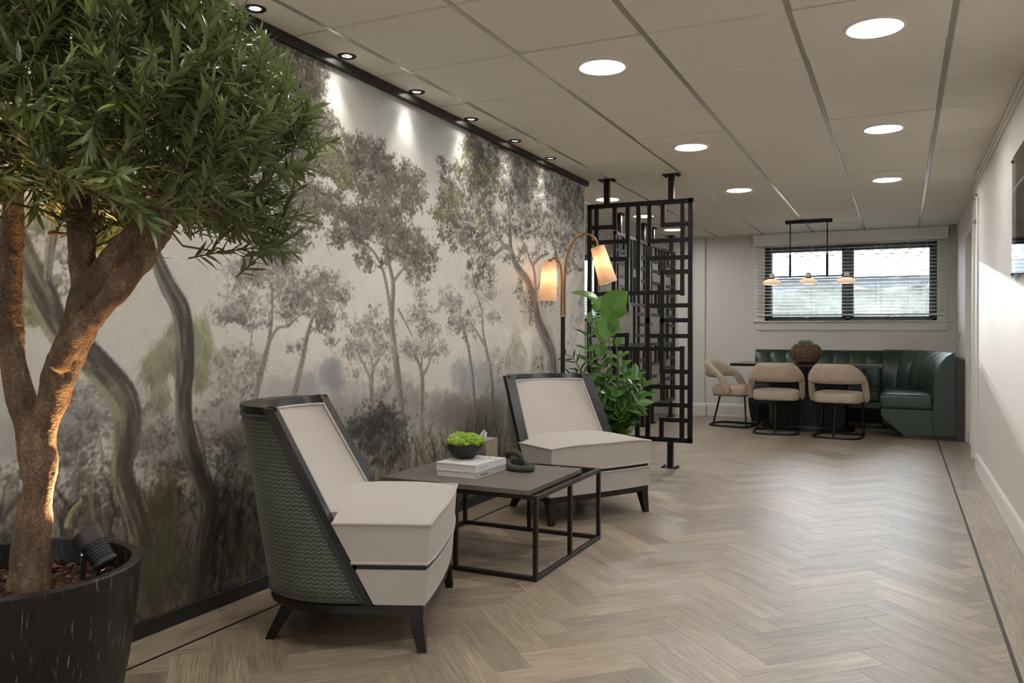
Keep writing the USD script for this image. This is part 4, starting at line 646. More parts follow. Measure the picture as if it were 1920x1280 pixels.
# ================================================================ lamps in the ceiling
def downlight(loc, label, group):
    t = thing('downlight', label, 'ceiling light', (loc[0], loc[1], ZC - .006), 0, group)
    obj('trim_ring', lathe([(.102, .004), (.104, -.004), (.112, -.007), (.124, -.004), (.128, .0), (.124, .002), (.102, .004)], 40), 'white_paint', t)
    obj('diffuser', lathe([(0, -.001), (.103, -.001), (.103, .006), (0, .006)], 40), 'lamp_disc', t)
    return t
_names = ['round white downlight, the largest at the top right of the ceiling', 'round white downlight in the ceiling ahead of the chairs, nearest the mural', 'round downlight second from the viewer in the right-hand row', 'round downlight second from the viewer in the middle row',
          'round downlight third from the viewer in the right-hand row', 'round downlight third from the viewer in the middle row, by the pendant', 'round downlight behind the left ceiling post of the black screen', 'round downlight seen through the top middle of the black screen', 'round downlight seen through the top right square of the black screen'] + [f'round downlight out of view, placed to light the near end of the room, {b} row, {a}' for a in ('just above the frame', 'overhead of the viewer', 'behind the viewer') for b in ('right-hand', 'middle')]
dl = None
for i, p in enumerate(disc_at):
    lab = _names[i]; gr = 'round downlights'
    if dl is None: dl = downlight(p, lab, gr)
    else: dup(dl, (p[0], p[1], ZC - .006), 0, lab, gr)
def spot_(loc, label, group):
    t = thing('wall_washer', label, 'spotlight', (loc[0], loc[1], ZC - .006), 0, group)
    obj('bezel', lathe([(.0245, .010), (.0245, .000), (.030, -.004), (.041, -.004), (.045, 0), (.043, .003), (.034, .010), (.0245, .010)], 28), 'dark_chrome', t)
    obj('reflector', lathe([(.0245, .004), (.018, .030), (.019, .030), (.026, .004)], 24), 'chrome', t)
    obj('lens', lathe([(0, .012), (.0225, .012), (.0225, .020), (0, .020)], 24), 'spot_disc', t)
    l = light_at('SphereLight', t, 'beam', (0, 0, -.006))
    l.CreateRadiusAttr(.022); l.CreateIntensityAttr(SPOTI); l.CreateColorAttr(Gf.Vec3f(1, .92, .82)); l.CreateNormalizeAttr(True)
    sh = UsdLux.ShapingAPI.Apply(l.GetPrim()); sh.CreateShapingConeAngleAttr(38.); sh.CreateShapingConeSoftnessAttr(1.)
    return t
sw = None
_sn = ['small recessed spotlight above the crown of the olive tree', 'small recessed spotlight over the mural, second from the tree', 'small recessed spotlight over the mural, third from the tree', 'small recessed spotlight over the mural, fourth from the tree', 'small recessed spotlight over the mural, fifth from the tree', 'small recessed spotlight over the mural, last before the screen']
for i, p in enumerate(spot_at):
    lab = (_sn + ['small recessed spotlight hidden behind the crown of the olive tree', 'small recessed spotlight over the near end of the mural, out of view'])[i]
    gr = 'small spotlights over the mural' if i < 6 else 'spotlights out of view'
    t_ = spot_(p, lab, gr)

# ================================================================ armchairs
def xf(z): return -.165 - (z - .175) * .546            # slanted front edge of the sides
HWID = .370
def hw_at(z): return HWID - .045 * min(1, max(0, (z - .2) / .61))
def xback(z): return -.600 - .125 * max(0, z - .15) / .665
def ucurve(z, n=33, off=0., x_from=None):
    """Half-round plan of the chair's shell at height z, from the right front edge round the back to the left."""
    x0 = xf(z) if x_from is None else x_from
    xb = xback(z) + off; cu = .36; hw = hw_at(z) - off
    xs_ = xb + cu
    pts = []
    m = (n - 1) // 2
    th = np.linspace(0, PI / 2, m + 1)
    def Y(x): return hw * (1 - np.clip((xs_ - x) / cu, 0, 1) ** 2.4) ** (1 / 2.4)
    ts = np.linspace(0, 1, m + 1)
    # even spread along the outline
    xx = np.linspace(x0, xb, 400); yy = Y(xx); L = np.concatenate([[0], np.cumsum(np.hypot(np.diff(xx), np.diff(yy)))])
    xi = np.interp(ts * L[-1], L, xx); yi = Y(xi); yi[-1] = 0
    right = np.c_[xi, -yi]; left = np.c_[xi[::-1], yi[::-1]][1:]
    return np.vstack([right, left]), L[-1]
def back_in(z, n=17, off=0., hw=None):
    hw = hw_at(z) - .064 if hw is None else hw
    """Inner face of the backrest at height z."""
    y = np.linspace(-hw, hw, n); sag = .03 + .09 * np.clip((z - .35) / .46, 0, 1)
    return np.c_[xf(z) - .018 - sag * (1 - (y / hw) ** 2) ** .8 + off, y]
mat('green_weave', {'uv': ('uvmap', {'attribute': 'st'}), 's': ('separate_xyz', {}),
    'fx': ('math', {'math_type': 'multiply', 'value2': 80.}), 'tr': ('math', {'math_type': 'pingpong', 'value2': 1.}), 'am': ('math', {'math_type': 'multiply', 'value2': .5}),
    'fy': ('math', {'math_type': 'multiply', 'value2': 70.}), 'ad': ('math', {'math_type': 'add'}), 'fr': ('math', {'math_type': 'fraction'}),
    'pp': ('math', {'math_type': 'pingpong', 'value2': .5}), 'mr': ('map_range', {'from_min': .0, 'from_max': .5, 'clamp': True}),
    'tx': ('math', {'math_type': 'multiply', 'value2': 250.}), 'tf': ('math', {'math_type': 'pingpong', 'value2': 1.}),
    'n': ('noise_texture', {'scale': 160., 'detail': 2.}), 'tc': ('texture_coordinate', {}), 'm1': ('mix_float', {'fac': .35}), 'm2': ('mix_float', {'fac': .3}),
    'r': ('rgb_ramp', {'ramp': [(.2, srgb(44, 48, 45)), (.5, srgb(78, 84, 77)), (.8, srgb(114, 118, 106))]}),
    'b': ('bump', {'strength': .8, 'distance': .003}), 'p': ('principled_bsdf', {'roughness': .9, 'sheen_weight': .2})},
    [('uv.UV', 's.vector'), ('s.x', 'fx.value1'), ('fx.value', 'tr.value1'), ('tr.value', 'am.value1'), ('s.y', 'fy.value1'), ('fy.value', 'ad.value1'), ('am.value', 'ad.value2'),
     ('ad.value', 'fr.value1'), ('fr.value', 'pp.value1'), ('pp.value', 'mr.value'), ('s.x', 'tx.value1'), ('tx.value', 'tf.value1'), ('tc.object', 'n.vector'),
     ('mr.result', 'm1.a'), ('tf.value', 'm1.b'), ('m1.result', 'm2.a'), ('n.fac', 'm2.b'), ('m2.result', 'r.fac'), ('r.color', 'p.base_color'), ('m2.result', 'b.height'), ('b.normal', 'p.normal')], 'p.BSDF')

def armchair(loc, rz, label):
    t = thing('armchair', label, 'armchair', loc, rz, 'lounge armchairs by the mural')
    # woven outer shell
    zs = np.linspace(.168, .782, 15); A, B, UV = [], [], []
    for z in zs:
        x0 = xf(z) - .034
        o, L = ucurve(z, 49, 0., x0); i_, _ = ucurve(z, 49, .022, x0)
        A.append(np.c_[o, np.full(len(o), z)]); B.append(np.c_[i_, np.full(len(i_), z)])
        l = np.concatenate([[0], np.cumsum(np.hypot(*np.diff(o, axis=0).T))]); UV.append(np.c_[l - l[-1] / 2, np.full(len(l), z)])
    sh = grid_solid(A, B); UV = np.concatenate([np.array(UV).reshape(-1, 2)] * 2)
    obj('outer_shell', sh, 'green_weave', t, smooth=True, uv=UV)
    edge = [A[0][0]] + [a[0] for a in A] + list(A[-1]) + [a[-1] for a in A[::-1]]
    pp = np.array([a[0] for a in A] + list(A[-1][1:-1]) + [a[-1] for a in A[::-1]])
    pp = pp + np.array([.0, 0, 0]); pp[:, 1] *= 1.004
    obj('shell_piping', cat_(tube(pp, .0065, 6), tube(A[0] * np.array([1.004, 1.004, 1]), .004, 6)), 'green_weave', t, smooth=40)
    # dark timber frame: slanted front posts with a broad face, and the flat top rail that follows the back
    fr = []
    for s in (-1, 1):
        zz = [.160, .2, .815]
        rings = []
        for z in zz:
            x = xf(z); h = hw_at(z)
            rings.append([(x, s * h * 1.003, z), (x - .036, s * h * 1.003, z), (x - .040, s * (h - .064), z), (x - .008, s * (h - .066), z)])
        fr.append(loft(rings))
    nz_ = []
    for z in (.784, .815):
        o, _ = ucurve(z, 49, -.001, xf(.8) - .002); i_ = back_in(z, 49)
        i_[:, 0] = np.maximum(i_[:, 0], -.9)
        nz_.append((np.c_[o, np.full(49, z)], np.c_[i_, np.full(49, z)]))
    # closed rail: outer and inner lines, bottom and top
    ro = np.array([nz_[0][0], nz_[1][0]]); ri = np.array([nz_[0][1], nz_[1][1]])
    fr.append(grid_solid(ro, ri))
    obj('timber_frame', cat_(*fr), 'ebony', t, smooth=25)
    # inner back
    zi = np.linspace(.36, .786, 12)
    F = np.array([np.c_[back_in(z, 21, .004), np.full(21, z)] for z in zi]); K = np.array([np.c_[back_in(z, 21, -.03), np.full(21, z)] for z in zi])
    obj('back_cushion', grid_solid(F, K), 'cream_fabric', t, smooth=50)
    pp = np.vstack([F[::-1, 0], F[0][1:-1], ]) if False else np.vstack([F[:, 0], F[-1][1:-1], F[::-1, -1]])
    pp = pp + np.array([.004, 0, 0])
    obj('back_piping', tube(pp * np.array([1, .98, 1]) + np.array([0, 0, -.004]), .0055, 6), 'cream_fabric', t, smooth=40)
    # seat block and cushion
    def plan(z, ins=0., rear=None, n=11):
        xr = xf(z) + .002 if rear is None else rear
        xc = .018 + (z - .157) * .066
        y = np.linspace(-HWID + .004 + ins, HWID - .004 - ins, n)
        fr_ = np.c_[xc - ins + .020 * (1 - (y / HWID) ** 2), y]
        return np.vstack([[(xr + ins, -HWID + .004 + ins)], fr_, [(xr + ins, HWID - .004 - ins)]])
    def ring(z, ins=0.): p = plan(z, ins); return np.c_[p, np.full(len(p), z)]
    obj('seat_base', loft([ring(.158, .004), ring(.162, 0), ring(.274, 0), ring(.278, .004)]), 'cream_fabric', t, smooth=40)
    obj('base_piping', tube(ring(.276, -.001)[1:-1], .005, 6), 'cream_fabric', t, smooth=40)
    obj('shadow_band', loft([ring(.276, .008), ring(.298, .008)]), 'ebony', t)  # dark recessed seam between seat base and cushion
    def topz(x, y):
        return .428 + .052 * (1 - np.clip(np.abs(y) / .37, 0, 1) ** 3.) * (1 - np.clip(np.abs(x + .19) / .27, 0, 1) ** 3.2)
    us = np.linspace(0, 1, 25); vs = np.linspace(-1, 1, 25)
    G = []
    for v in vs:
        y = v * (HWID - .004); row = []
        for u in us:
            xr = xf(.428) + .004; xc = .018 + (.428 - .157) * .066 + .020 * (1 - v * v)
            x = xr + (xc - xr) * u; row.append((x, y, topz(x, y)))
        G.append(row)
    G = np.array(G); Bt = G.copy(); 
    for a, v in enumerate(vs):
        for b, u in enumerate(us):
            xr = xf(.298) + .004; xc = .018 + (.298 - .157) * .066 + .020 * (1 - v * v); Bt[a, b] = (xr + (xc - xr) * u, v * (HWID - .004), .298)
    cu = grid_solid(G, Bt)
    y2 = np.linspace(-.285, .285, 21); x2 = np.linspace(-.46, xf(.428) + .02, 9)
    T2 = np.array([[(x, y, topz(x, y)) for x in x2] for y in y2]); B2 = T2.copy(); B2[:, :, 2] = .32
    obj('seat_cushion', cat_(cu, grid_solid(T2, B2)), 'cream_fabric', t, smooth=40)
    e1 = np.vstack([G[0], G[1:-1, -1], G[-1][::-1]]); e2 = ring(.300, -.001)
    obj('seat_piping', cat_(tube(e1 + np.array([0, 0, .002]), .0058, 8), tube(e2, .0052, 6)), 'cream_fabric', t, smooth=40)
    # base rail and legs
    def base(z, off):
        o, _ = ucurve(.17, 41, off, -.15)
        y = np.linspace(HWID - off, -HWID + off, 13); f_ = np.c_[.018 - off + .020 * (1 - (y / HWID) ** 2), y]
        p = np.vstack([o, f_]); return np.c_[p, np.full(len(p), z)]
    obj('base_rail', loft([base(.126, .008), base(.128, .005), base(.156, .005), base(.159, .008)]), 'ebony', t, smooth=25)
    for (xt, yt, xb, yb) in ((-.016, -.340, .008, -.350), (-.016, .340, .008, .350), (-.475, -.235, -.545, -.250), (-.475, .235, -.545, .250)):
        a, b = .026, .015
        ri_ = [[(x + i * h, y + j * h, z) for i, j in ((-1, -1), (1, -1), (1, 1), (-1, 1))] for x, y, h, z in ((xb, yb, b, 0), (xb, yb, b, .006), (xt, yt, a, .130))]
        obj('leg', loft(ri_), 'ebony', t)
    return t
A1, A2 = math.radians(22.9), math.radians(-31.7)
ac = armchair((-1.607, 2.640, 0), A1, 'armchair nearer the olive tree, its green woven side turned to the viewer')
dup(ac, (-1.596, 4.448, 0), A2, 'armchair facing the viewer beyond the coffee table, in front of the floor lamp')

# ================================================================ coffee table and what stands on it
TX0, TX1, TY0, TY1, TZ = -2.245, -1.427, 3.180, 4.000, .372
ct = thing('coffee_table', 'square coffee table with slate-coloured top on open dark metal frame', 'coffee table', ((TX0 + TX1) / 2, (TY0 + TY1) / 2, 0))
hx, hy, w_ = (TX1 - TX0) / 2, (TY1 - TY0) / 2, .020
def tb(a, b, name): obj(name, bar(a, b, w_, w_, .0015), 'frame_metal', ct)
e = w_ / 2
for sx in (-1, 1):
    for sy in (-1, 1): tb((sx * (hx - e), sy * (hy - e), 0), (sx * (hx - e), sy * (hy - e), TZ), 'leg')
for z in (e, TZ - e):
    for s in (-1, 1):
        tb((-hx + w_, s * (hy - e), z), (hx - w_, s * (hy - e), z), 'rail'); tb((s * (hx - e), -hy + w_, z), (s * (hx - e), hy - w_, z), 'rail')
for x, y in ((hx - e, 0), (-hx + e, 0), (0, -hy + e), (0, hy - e)): tb((x, y, w_), (x, y, TZ - w_), 'leg')
tb((-hx + w_, .20, TZ - e), (hx - w_, .20, TZ - e), 'rail')
tb((.18, -hy + w_, TZ - e), (.18, hy - w_, TZ - e), 'rail')
cx_, cy_ = (TX0 + TX1) / 2, (TY0 + TY1) / 2
obj('top', cbox(-2.236 - cx_, -1.463 - cx_, TY0 - .006 - cy_, 3.812 - cy_, TZ, TZ + .024, .002), 'stone_top', ct)
obj('top_edge', cbox(-2.232 - cx_, -1.467 - cx_, TY0 - .002 - cy_, 3.808 - cy_, TZ - .018, TZ, .002), 'ebony', ct)
TT = TZ + .024
def book(loc, rz, w, d, h, cover, label):
    b = thing('book', label, 'book', loc, rz, 'books on the coffee table')
    obj('pages', cbox(-w / 2 + .003, w / 2 - .004, -d / 2 + .004, d / 2 - .004, .0025, h - .0025, .0008), 'paper', b)
    obj('cover', cat_(cbox(-w / 2, w / 2, -d / 2, d / 2, 0, .0028, .0008), cbox(-w / 2, w / 2, -d / 2, d / 2, h - .0028, h, .0008), cbox(w / 2 - .003, w / 2, -d / 2, d / 2, 0, h, .0008)), cover, b)
    return b
BR = math.radians(-2)
b1 = book((-1.895, 3.447, TT), BR, .225, .29, .030, 'book_grey', 'grey-white hardback at the bottom of the two stacked books')
def spine_marks(b, x, z, y0, widths, m):
    y = y0; ms = []
    for w in widths: ms.append(cbox(x - .0004, x + .0005, y, y + w, z - .0045, z + .0045, .0002)); y += w + .004
    obj('spine_print', cat_(*ms), m, b)
spine_marks(b1, .1125, .015, -.105, (.006, .005, .007, .005, .006, .004, .006), 'ink')
b2 = book((-1.905, 3.462, TT + .030), BR - .03, .228, .285, .032, 'book_white', 'white hardback on top of the other book, under the moss bowl')
spine_marks(b2, .114, .016, -.115, (.007, .005, .006, .005, .007, .006, .005, .006, .005), 'book_grey')
dots = [cbox(x - s, x + s, y - s * .8, y + s * .8, .0318, .0326, .0002) for x, y, s in ((.055, .085, .007), (.085, .105, .006), (.09, .075, .008), (.035, .11, .006), (.075, .05, .005))]
obj('cover_print', cat_(*dots[:3]), 'ink', b2); obj('cover_print', cat_(*dots[3:]), 'gold_ink', b2)
BZ = TT + .062
bx_, by_ = -1.958, 3.492
bowl = thing('bowl', 'black round bowl filled with bright green moss, on the books', 'bowl', (bx_, by_, BZ))
obj('shell', lathe([(0, 0), (.036, 0), (.044, .003), (.062, .018), (.078, .038), (.088, .058), (.0935, .073), (.0925, .0745), (.0905, .073), (.084, .056), (.06, .030), (0, .024)], 48), 'bowl_black', bowl, smooth=35)
mat('moss', {'tc': ('texture_coordinate', {}), 'n': ('noise_texture', {'scale': 90., 'detail': 4.}), 'r': ('rgb_ramp', {'ramp': [(.3, srgb(72, 98, 10)), (.5, srgb(122, 156, 18)), (.7, srgb(166, 196, 40))]}), 'b': ('bump', {'strength': 1., 'distance': .004}), 'p': ('principled_bsdf', {'roughness': .9, 'sheen_weight': .3})},
    [('tc.object', 'n.vector'), ('n.fac', 'r.fac'), ('r.color', 'p.base_color'), ('n.fac', 'b.height'), ('b.normal', 'p.normal')], 'p.BSDF')
rng = np.random.default_rng(5)
ms = []
def mound(r, a): return .074 + .046 * max(0, 1 - (r / .088) ** 2) ** .5 * (.80 + .20 * math.cos(2 * a + .5) - .22 * math.exp(-((math.cos(a) * r - .012) / .012) ** 2))
for k in range(150):
    a, r = rng.random() * 2 * PI, .084 * math.sqrt(rng.random())
    R = .010 + .009 * rng.random()
    s = trimesh.creation.icosphere(2, R); v = s.vertices
    s.vertices = v * (1 + .9 * (meshkit.fbm(v * 260 + k * 7, 2, k) - .45))[:, None]
    s.apply_translation((r * math.cos(a), r * math.sin(a), mound(r, a) - .004)); ms.append(s)
ms.append(loft([[(r * math.cos(a), r * math.sin(a), mound(r, a) - .006) for a in np.linspace(0, 2 * PI, 24, endpoint=False)] for r in (.086, .07, .05, .03, .01)]))
obj('moss', cat_(*ms), 'moss', bowl, smooth=60, kind='stuff')
# the knot of two linked rings
kn = thing('knot_sculpture', 'dark grey clay knot of interlocked loops on the table top', 'sculpture', (-1.735, 3.640, TT), math.radians(-34))
u = np.linspace(0, 2 * PI, 90, endpoint=False)
kp = np.c_[.082 * np.cos(u) + .012, .050 * np.sin(u), .0165 - .020 * np.minimum(0, np.cos(u)) * (1 + .0 * u)]
obj('loop', tube(kp, .0160, 14, True), 'knot_clay', kn, smooth=60)
k2 = np.c_[.040 * np.cos(u), .004 * np.sin(2 * u), .034 * np.sin(u)] @ trimesh.transformations.euler_matrix(math.radians(20), math.radians(14), math.radians(28))[:3, :3].T
k2 += np.array([-.052, .004, .0505]); k2[:, 2] = np.maximum(k2[:, 2], .0165)
obj('loop', tube(k2, .0160, 14, True), 'knot_clay', kn, smooth=60)
# tissue box
tbx = thing('tissue_box', 'square wood-look tissue box behind the moss bowl', 'tissue box', (-1.992, 3.722, TT), math.radians(-3))
h_ = .125
obj('box_sides', cat_(cbox(-.065, -.058, -.065, .065, 0, h_, .001), cbox(.058, .065, -.065, .065, 0, h_, .001), cbox(-.065, .065, -.065, -.058, 0, h_, .001), cbox(-.065, .065, .058, .065, 0, h_, .001)), 'tissue_box', tbx)
from shapely.geometry import Point
obj('box_top', prism(sbox(-.0655, -.0655, .0655, .0655).difference(Polygon([(.038 * math.cos(a), .02 * math.sin(a)) for a in np.linspace(0, 2 * PI, 24)])), h_, h_ + .006), 'tissue_box', tbx)
tg = []
for i in range(9):
    row = []
    for j in range(11):
        a, b = i / 8, (j / 10 - .5)
        row.append((b * (.066 - .034 * a) + .020 * a, .012 * math.sin(b * 9 + a * 2) * (1 - .5 * a), h_ - .01 + .066 * a - .035 * a * abs(b)))
    tg.append(row)
tg = np.array(tg); obj('tissue', grid_solid(tg, tg + np.array([0, .0012, 0])), 'tissue', tbx, smooth=60)

# ================================================================ floor lamp
LX, LY = -2.205, 5.36
mat('lamp_linen', {'tc': ('texture_coordinate', {}), 'mp': ('mapping', {'scale': (60, 60, 700)}), 'n': ('noise_texture', {'scale': 1., 'detail': 3.}), 'r': ('rgb_ramp', {'ramp': [(.3, srgb(196, 172, 150)), (.7, srgb(240, 222, 202))]}),
    'd': ('diffuse_bsdf', {}), 't': ('translucent_bsdf', {}), 'm': ('mix_closure', {'fac': .45})},
    [('tc.object', 'mp.vector'), ('mp.vector', 'n.vector'), ('n.fac', 'r.fac'), ('r.color', 'd.color'), ('r.color', 't.color'), ('d.BSDF', 'm.closure1'), ('t.BSDF', 'm.closure2')], 'm.closure')
fl = thing('floor_lamp', 'brass two-armed floor lamp with linen shades beside the mural', 'floor lamp', (LX, LY, 0))
obj('base', lathe([(0, 0), (.13, 0), (.132, .006), (.13, .016), (.02, .024), (0, .024)], 40), 'black_metal', fl)
obj('pole', tube([(0, 0, .02), (0, 0, 1.20)], .016, 16), 'black_metal', fl)
obj('collar', lathe([(0, 1.196), (.020, 1.196), (.024, 1.200), (.020, 1.206), (.011, 1.212), (0, 1.212)], 20), 'brass', fl)
vd = np.array([_c, _s, 0.])                       # the arms spread in this direction
def P(r, z, q=0.): return vd * r + np.array([-_s, _c, 0]) * q + np.array([0, 0, z])
def smooth_line(pts, n=60):
    p = np.array(pts, float); t = np.concatenate([[0], np.cumsum(np.linalg.norm(np.diff(p, axis=0), axis=1))]); s = np.linspace(0, t[-1], n)
    from scipy.interpolate import CubicSpline
    return CubicSpline(t, p)(s)
arm1 = smooth_line([P(.012, 1.20), P(.010, 1.40), P(.018, 1.56), P(.060, 1.72), P(.118, 1.785), P(.185, 1.790), P(.232, 1.755), P(.247, 1.715)])
obj('arm', tube(arm1, .0085, 10), 'brass', fl, smooth=50)
arm2 = smooth_line([P(-.010, 1.20, -.01), P(-.010, 1.40, -.02), P(-.016, 1.53, -.03), P(-.040, 1.60, -.04), P(-.068, 1.615, -.045), P(-.088, 1.60, -.05)])
obj('arm', tube(arm2, .0075, 10), 'brass', fl, smooth=50)
def shade(top, axis, label):
    ax = np.array(axis, float); ax /= np.linalg.norm(ax)
    z = -ax; x = np.cross([0, 1., 0], z); x /= np.linalg.norm(x); y = np.cross(z, x)
    T = np.eye(4); T[:3, 0], T[:3, 1], T[:3, 2], T[:3, 3] = x, y, z, top
    s = lathe([(.051, 0), (.0675, -.268), (.0660, -.268), (.0495, 0), (.051, 0)], 40); s.apply_transform(T)
    o = obj('shade', s, 'lamp_linen', fl, smooth=40)
    c = lathe([(0, .002), (.05, .002), (.05, -.001), (0, -.001)], 32); c.apply_transform(T); obj('shade_cap', c, 'lamp_linen', o)
    h = lathe([(0, .02), (.012, .02), (.014, -.04), (.016, -.075), (0, -.075)], 16); h.apply_transform(T); obj('lamp_holder', h, 'brass', o)
    b = trimesh.creation.icosphere(3, .024); b.apply_translation((0, 0, -.112)); b.apply_transform(T); obj('bulb', b, 'bulb', o, smooth=True)
    return o
shade(P(.247, 1.700), vd * .30 + np.array([0, 0, -1.]), '')
shade(P(-.098, 1.585, -.05), vd * -.05 + np.array([0, 0, -1.]), '')

# ================================================================ black fretwork screens
PZ0, PZ1 = .207, 2.163
FB = .037
V_, H_ = [], []
V_ = [(0.078, 1.43, 2.144), (0.238, 1.962, 2.133), (0.351, 1.835, 2.126), (0.443, 1.418, 2.12), (0.537, 1.839, 2.125), (0.648, 1.966, 2.128), (0.81, 1.406, 2.127), (0.648, 1.187, 1.581), (0.528, 1.187, 1.699), (0.347, 1.312, 1.693), (0.233, 1.427, 1.583), (0.527, 0.243, 1.191), (0.644, 0.773, 1.185), (0.349, 0.728, 1.068), (0.809, 0.239, 0.961), (0.439, 0.238, 0.957), (0.641, 0.239, 0.381), (0.071, 0.217, 0.953), (0.241, 0.725, 0.955)]
H_ = [(1.968, 0.02, 0.239), (1.843, 0.02, 0.352), (1.834, 0.537, 0.851), (1.96, 0.649, 0.851), (1.693, 0.527, 0.851), (1.578, 0.647, 0.851), (1.413, 0.079, 0.811), (1.698, 0.079, 0.346), (1.585, 0.079, 0.233), (1.308, 0.528, 0.853), (1.189, 0.649, 0.853), (1.309, 0.02, 0.348), (1.195, 0.02, 0.08), (1.062, 0.529, 0.853), (1.067, 0.02, 0.349), (0.957, 0.071, 0.808), (0.776, 0.645, 0.855), (0.65, 0.53, 0.855), (0.507, 0.528, 0.855), (0.386, 0.641, 0.855), (0.778, 0.02, 0.071), (0.724, 0.071, 0.349), (0.565, 0.02, 0.236), (0.445, 0.071, 0.44)]
def fretwork(parent, x0, x1, joined, d=.030):
    """Bars of the pattern fitted between x0 and x1; posts to floor and ceiling."""
    w = x1 - x0; k = w / .893
    fr = [cbox(x0, x0 + FB, -d / 2, d / 2, PZ0, PZ1, .002), cbox(x1 - FB, x1, -d / 2, d / 2, PZ0, PZ1, .002), cbox(x0, x1, -d / 2, d / 2, PZ1 - FB, PZ1, .002), cbox(x0, x1, -d / 2, d / 2, PZ0, PZ0 + FB, .002)]
    bars = [box(x0 + x * k - .0172, x0 + x * k + .0172, -d / 2 + .002, d / 2 - .002, a - .019, b + .019) for x, a, b in V_] + [box(x0 + a * k - .019, x0 + b * k + .019, -d / 2 + .0025, d / 2 - .0025, z - .0172, z + .0172) for z, a, b in H_]
    if joined:
        obj('fretwork', cat_(*fr, *bars), 'grey_steel' if joined == 2 else 'black_metal', parent, smooth=False)
    else:
        for f in fr: obj('frame_bar', f, 'black_metal', parent)
        for b in bars: obj('fret_bar', b, 'black_metal', parent, smooth=False)
def post(parent, x, z0, z1, base_up):
    obj('post', cbox(x - .022, x + .022, -.022, .022, z0, z1, .002), 'black_metal', parent)
    zp = z1 - .006 if base_up else z0
    obj('foot_plate', cbox(x - .07, x + .07, -.045, .045, zp, zp + .006, .001), 'black_metal', parent)
    zb = zp - .012 if base_up else zp + .006
    obj('bolt', cat_(*[cbox(x + sx * .052 - .008, x + sx * .052 + .008, sy * .028 - .008, sy * .028 + .008, zb, zb + .012, .002) for sx in (-1, 1) for sy in (-1, 1)]), 'black_metal', parent)
sc = thing('screen', 'tall black metal fretwork screen at the end of the mural wall, nearest', 'screen', (-1.955, 6.385, 0), 0, 'black fretwork screens')
fretwork(sc, -.4465, .4465, 0)
for x in (-.278, .270):
    post(sc, x, PZ1, ZC - .006, True); post(sc, x, 0, PZ0, False)
for yc, hw_, ps, lab in ((8.665, .60, (-.435, .435), 'fretwork screen standing behind the nearest screen, its middle neighbour'), (9.925, .60, (-.435, .435), 'farthest fretwork screen, ending near the far wall')):
    s2 = thing('screen', lab, 'screen', (-2.735, yc, 0), PI / 2, 'black fretwork screens')
    fretwork(s2, -hw_, hw_, 1)
    for x in ps: post(s2, x, PZ1, ZC - .006, True); post(s2, x, 0, PZ0, False)

# ================================================================ dining corner
# --- banquette: straight run on the far wall, a curved corner and a short arm by the right wall
bq = thing('banquette', 'L-shaped dark green channelled leather banquette along the far wall and right corner', 'banquette', (0, 0, 0))
line = [(-1.705 + (1.505) * t, 10.715) for t in np.linspace(0, 1, 31)]
el = np.linspace(0, PI / 2, 60)[1:]
line += [(-.20 + .70 * math.sin(a) ** .9, 9.245 + 1.47 * math.cos(a) ** .9 if a < PI / 2 - 1e-6 else 9.245) for a in el]
line = np.array(line); ll = np.concatenate([[0], np.cumsum(np.hypot(*np.diff(line, axis=0).T))])
tan = np.gradient(line, ll, axis=0); tan /= np.linalg.norm(tan, axis=1, keepdims=True); nor = np.c_[tan[:, 1], -tan[:, 0]]   # towards the table
PR = [(.44, .200), (.50, .200), (.575, .195), (.68, .176), (.78, .135), (.86, .078), (.895, .030), (.900, .004)]
def at_line(s):
    i = np.clip(np.searchsorted(ll, s) - 1, 0, len(ll) - 2); q = (s - ll[i]) / (ll[i + 1] - ll[i])
    n = nor[i] * (1 - q) + nor[i + 1] * q
    return line[i] * (1 - q) + line[i + 1] * q, n / np.linalg.norm(n)
def channel(s0, s1, prof):
    A, B = [], []
    for z, d in prof:
        ra, rb = [], []
        for q in np.linspace(0, 1, 9):
            p, n = at_line(s0 + .001 + (s1 - s0 - .002) * q); bul = .024 * (1 - abs(2 * q - 1) ** 2.6)
            ra.append((*(p + n * (d + bul * min(1, d / .1))), z - (.004 if z > .89 else 0) * abs(2 * q - 1) ** 3)); rb.append((*(p + n * min(.002, d)), z))
        A.append(ra); B.append(rb)
    return grid_solid(A, B)
Ls = 1.505; nst = 8
cuts = list(np.linspace(0, Ls, nst + 1)) + list(Ls + (ll[-1] - Ls) * np.array([.155, .30, .435, .56, .68, .79, .90, 1.]))
PR2 = [(z - .012 if z > .5 else z, d * .62) for z, d in PR]
for i, (a, b) in enumerate(zip(cuts[:-1], cuts[1:])):
    obj('back_channel', channel(a, b, PR2 if b <= Ls + .01 else PR), 'green_leather', bq, smooth=45)
# end panel of the arm
ep = [(.502, .045), (.305, .045)] + [(.502 - d * 1.0 , z) for z, d in PR] 
obj('end_panel', mv(rot(prism(Polygon([(x, z) for x, z in ep]), 0, .03), PI / 2, (1, 0, 0)), 0, 9.262, 0), 'green_leather', bq)
def cushion(poly, z0, z1, r=.03):
    P = Polygon(poly); rings = []
    def R(off, z):
        q = P.buffer(-off, join_style='round').buffer(.001); c = np.array(q.exterior.coords)[:-1]
        L = q.exterior.length; return np.array([[*q.exterior.interpolate(k / 64 * L).coords[0], z] for k in range(64)])
    for off, z in ((.012, z0), (.003, z0 + .012), (0, z0 + .03), (0, z1 - r * 1.3), (.006, z1 - r * .6), (.020, z1 - r * .2), (.045, z1), (.10, z1 + .006)): rings.append(R(off, z))
    a0 = [np.argmin(((r_[:, :2] - rings[0][0, :2]) ** 2).sum(1)) for r_ in rings]
    return loft([np.roll(r_, -k, 0) for r_, k in zip(rings, a0)])
